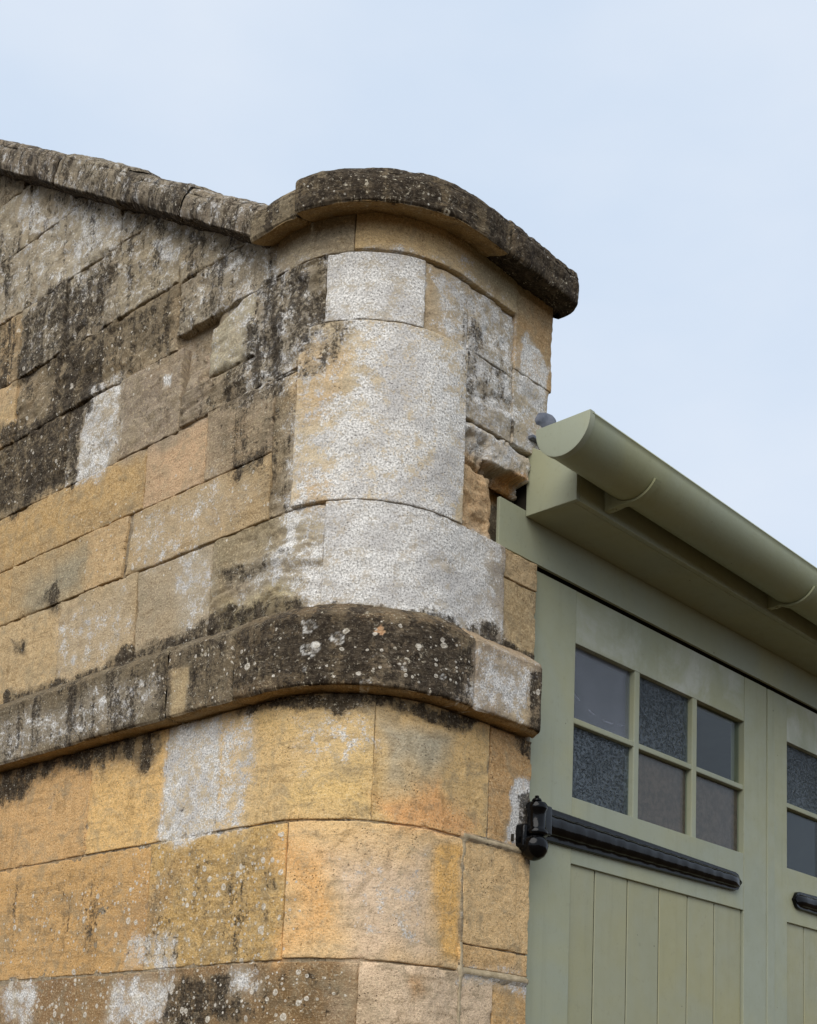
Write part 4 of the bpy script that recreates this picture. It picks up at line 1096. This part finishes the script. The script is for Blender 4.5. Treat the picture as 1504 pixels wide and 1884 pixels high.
def garage_door(u0, u1, cols, planks, kinds, label, hinge_left):
    D = empty("garage_door", ((u0 + u1) / 2, V_DR, .02), label, "garage door", "pair of sage green garage doors")
    gl0, gl1 = cols[0][0], cols[-1][1]
    p0, p1 = planks[0], planks[-1]
    jv = .0009
    bm_obj("stile", box(u0, gl0 - jv, V_DR, V_DR + TH, Z_BOT, Z_TOP, .0018), M_PAINT, D)
    bm_obj("stile", box(gl1 + jv, u1, V_DR, V_DR + TH, Z_BOT, Z_TOP, .0018), M_PAINT, D)
    bm_obj("rail", box(gl0, gl1, V_DR + .0008, V_DR + TH, GLASS_TOP, Z_TOP, .0016), M_PAINT_C, D)
    bm_obj("rail", box(gl0, gl1, V_DR + .0008, V_DR + TH, RAIL_BOT, GLASS_BOT, .0016), M_PAINT, D)
    bm_obj("rail", box(gl0, gl1, V_DR + .0008, V_DR + TH, -1.1, -.95, .0016), M_PAINT, D)
    bm_obj("rail", box(gl0, gl1, V_DR + .0008, V_DR + TH, Z_BOT, -1.42, .0016), M_PAINT, D)
    for a, b in zip(cols, cols[1:]):
        bm_obj("muntin", box(a[1], b[0], V_DR + .002, V_DR + .032, GLASS_BOT - .004, GLASS_TOP + .004, .003), M_PAINT, D)
    for c in cols:
        bm_obj("muntin", box(c[0] - .003, c[1] + .003, V_DR + .003, V_DR + .032, BAR[0], BAR[1], .003), M_PAINT, D)
    rows = ((BAR[1], GLASS_TOP), (GLASS_BOT, BAR[0]))
    names = {'plain': (M_GLASS, "clear dark glass pane"), 'hazy': (M_HAZY, "dusty clear glass pane with a faint scratch"), 'obscure': (M_OBSC, "dimpled obscure glass pane"), 'card': (M_GLASS, "glass pane backed with brown card")}
    for ri, (zb, zt) in enumerate(rows):
        for ci, c in enumerate(cols):
            k = kinds[ri][ci]
            p = bm_obj("pane", box(c[0] - .006, c[1] + .006, V_PANE, V_PANE + .004, zb - .006, zt + .006, 0), names[k][0], D)
            p["label"] = names[k][1]
            if k == 'card':
                q = bm_obj("backing_card", box(c[0] - .006, c[1] + .006, V_PANE + .006, V_PANE + .010, zb - .006, zt + .006, 0), M_CARD, D)
    for (zb, zt) in ((-.951, RAIL_BOT + .006), (-1.421, -1.099)):
        for a, b in zip(planks, planks[1:]):
            l = a + (-.006 if a == p0 else .0019); r = b + (.006 if b == p1 else -.0019)
            q = bm_obj("plank", box(l, r, V_PLANK, V_PLANK + .018, zb, zt, .0020, seg=1), M_PANEL, D)
            q.data.materials.append(M_GRIME_SHADE)                 # grime plus groove shade painted on the plank sides, so joints read dark
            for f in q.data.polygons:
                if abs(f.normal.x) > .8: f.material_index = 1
    bm_obj("lining_board", box(gl0, gl1, V_PLANK + .0185, V_PLANK + .026, Z_BOT + .02, RAIL_BOT, 0), M_GAP, D)
    return D

cols1 = [(2.683, 2.948), (2.972, 3.233), (3.257, 3.513)]
pl1 = [2.665, 2.794, 2.938, 3.086, 3.226, 3.365, 3.504]
D1 = garage_door(2.503, 3.645, cols1, pl1, (('hazy', 'obscure', 'plain'), ('obscure', 'card', 'card')),
                 "sage green garage door beside the stone pier, six small panes over vertical boards", True)
mir = 3.645 + 3.690
cols2 = [(3.772, 4.028), (4.052, 4.313), (4.337, 4.602)]
pl2 = [3.776, 3.892, 4.020, 4.160, 4.300, 4.445, 4.590]
D2 = garage_door(3.692, 4.790, cols2, pl2, (('obscure', 'plain', 'obscure'), ('plain', 'plain', 'plain')),
                 "second sage green garage door, its narrow black hinge tip ending near the meeting stile", False)
bm_obj("astragal", box(3.647, 3.6905, V_DR - .0025, V_DR + .03, Z_BOT, Z_TOP - .001, .003), M_PAINT, D2)

FRAME = empty("door_frame", (3.65, 2.0, 0), "sage green timber frame set behind the garage doors", "door frame")
bm_obj("jamb", box(2.495, 2.535, V_DR + .047, V_DR + .12, -1.6, 1.36, .002), M_PAINT, FRAME)
bm_obj("jamb", box(4.76, U_R - .001, V_DR + .047, V_DR + .12, -1.6, 1.36, .002), M_PAINT, FRAME)
bm_obj("head", box(2.5355, 4.7595, V_DR + .047, V_DR + .12, 1.30, 1.3595, .002), M_GAP, FRAME)

# ------------------------------------------------------------------ strap hinges
def strap(u0, u1, sgn, D):
    """forged strap: broad and domed at the knuckle, tapering to a rounded tip. u0 knuckle end, u1 tip"""
    bm = bmesh.new(); secs = []
    nn = 60
    for i in range(nn + 1):
        t = i / nn
        u = u0 + (u1 - u0) * t
        zc = .7165 + (.7135 - .7165) * t
        hh = .0425 + (.0265 - .0425) * t
        if t > .965:                                        # round tip
            x = (t - .965) / .035; hh *= math.sqrt(max(1 - x * x, .0004))
        d0 = .010; d1 = .026 * (1 - .25 * t)
        if t > .95: d1 *= math.sqrt(max(1 - ((t - .95) / .05) ** 2, .05))
        # section: flange, step, domed middle, step, flange
        sec = [(-1.0, 0), (-1.0, d0 * .7), (-.94, d0), (-.70, d0), (-.62, d0 + .0015)]
        for k in range(9):
            q = -.60 + 1.20 * k / 8
            sec.append((q, d0 + .001 + (d1 - d0) * math.sqrt(max(1 - (q / .64) ** 2, 0))))
        sec += [(.62, d0 + .0015), (.70, d0), (.94, d0), (1.0, d0 * .7), (1.0, 0)]
        wob = .0009 * math.sin(i * 1.7) + .0006 * math.sin(i * 3.9)
        secs.append([bm.verts.new((u, V_DR - .0005 - max(y + (wob if y > d0 else 0), 0), EYE + zc + q * hh)) for q, y in sec])
    m = len(secs[0])
    for a, b in zip(secs, secs[1:]):
        for k in range(m - 1):
            bm.faces.new((a[k], a[k + 1], b[k + 1], b[k]))
        bm.faces.new((a[m - 1], a[0], b[0], b[m - 1]))
    bm.faces.new(secs[0]); bm.faces.new(secs[-1][::-1])
    o = bm_obj("hinge_strap", bm, M_BLACK, D, True)
    o.data.set_sharp_from_angle(angle=math.radians(50))
    return o
hs = strap(2.492, 3.482, 1, D1)
KX, KY = 2.478, 1.935
kb = lathe([(.0, .664), (.024, .664), (.0285, .668), (.0290, .675), (.0255, .680), (.0225, .687), (.0215, .706), (.0225, .722), (.0255, .728), (.0260, .736), (.0215, .743), (.0, .745)], KX, KY)
wing = box(KX + .006, 2.545, KY + .004, V_DR - .002, .678, .748, .006)
me_ = bpy.data.meshes.new("tmp"); wing.to_mesh(me_); wing.free(); kb.from_mesh(me_); bpy.data.meshes.remove(me_)
bm_obj("knuckle", kb, M_BLACK, hs, True).data.set_sharp_from_angle(angle=math.radians(45))
strap(4.83, 3.800, -1, D2)
PIN = empty("hinge_pintle", (KX, KY, EYE + .64), "black iron hinge pintle let into the stone pier beside the door", "pintle")
bm_obj("pin", lathe([(.0, .745), (.009, .7455), (.012, .749), (.009, .7535), (.005, .756), (.005, .760), (.0, .7615)], KX, KY, n=16), M_BLACK, PIN, True)
bm_obj("cup", lathe([(.0, .606), (.006, .607), (.014, .6095), (.024, .616), (.0305, .627), (.033, .640), (.0315, .651), (.026, .660), (.019, .6635), (.0, .6638)], KX - .006, KY), M_BLACK, PIN, True)
bm_obj("tail", box(KX - .040, KX - .010, KY + .002, VF + .03, .630, .690, .009, seg=3), M_BLACK, PIN, True)
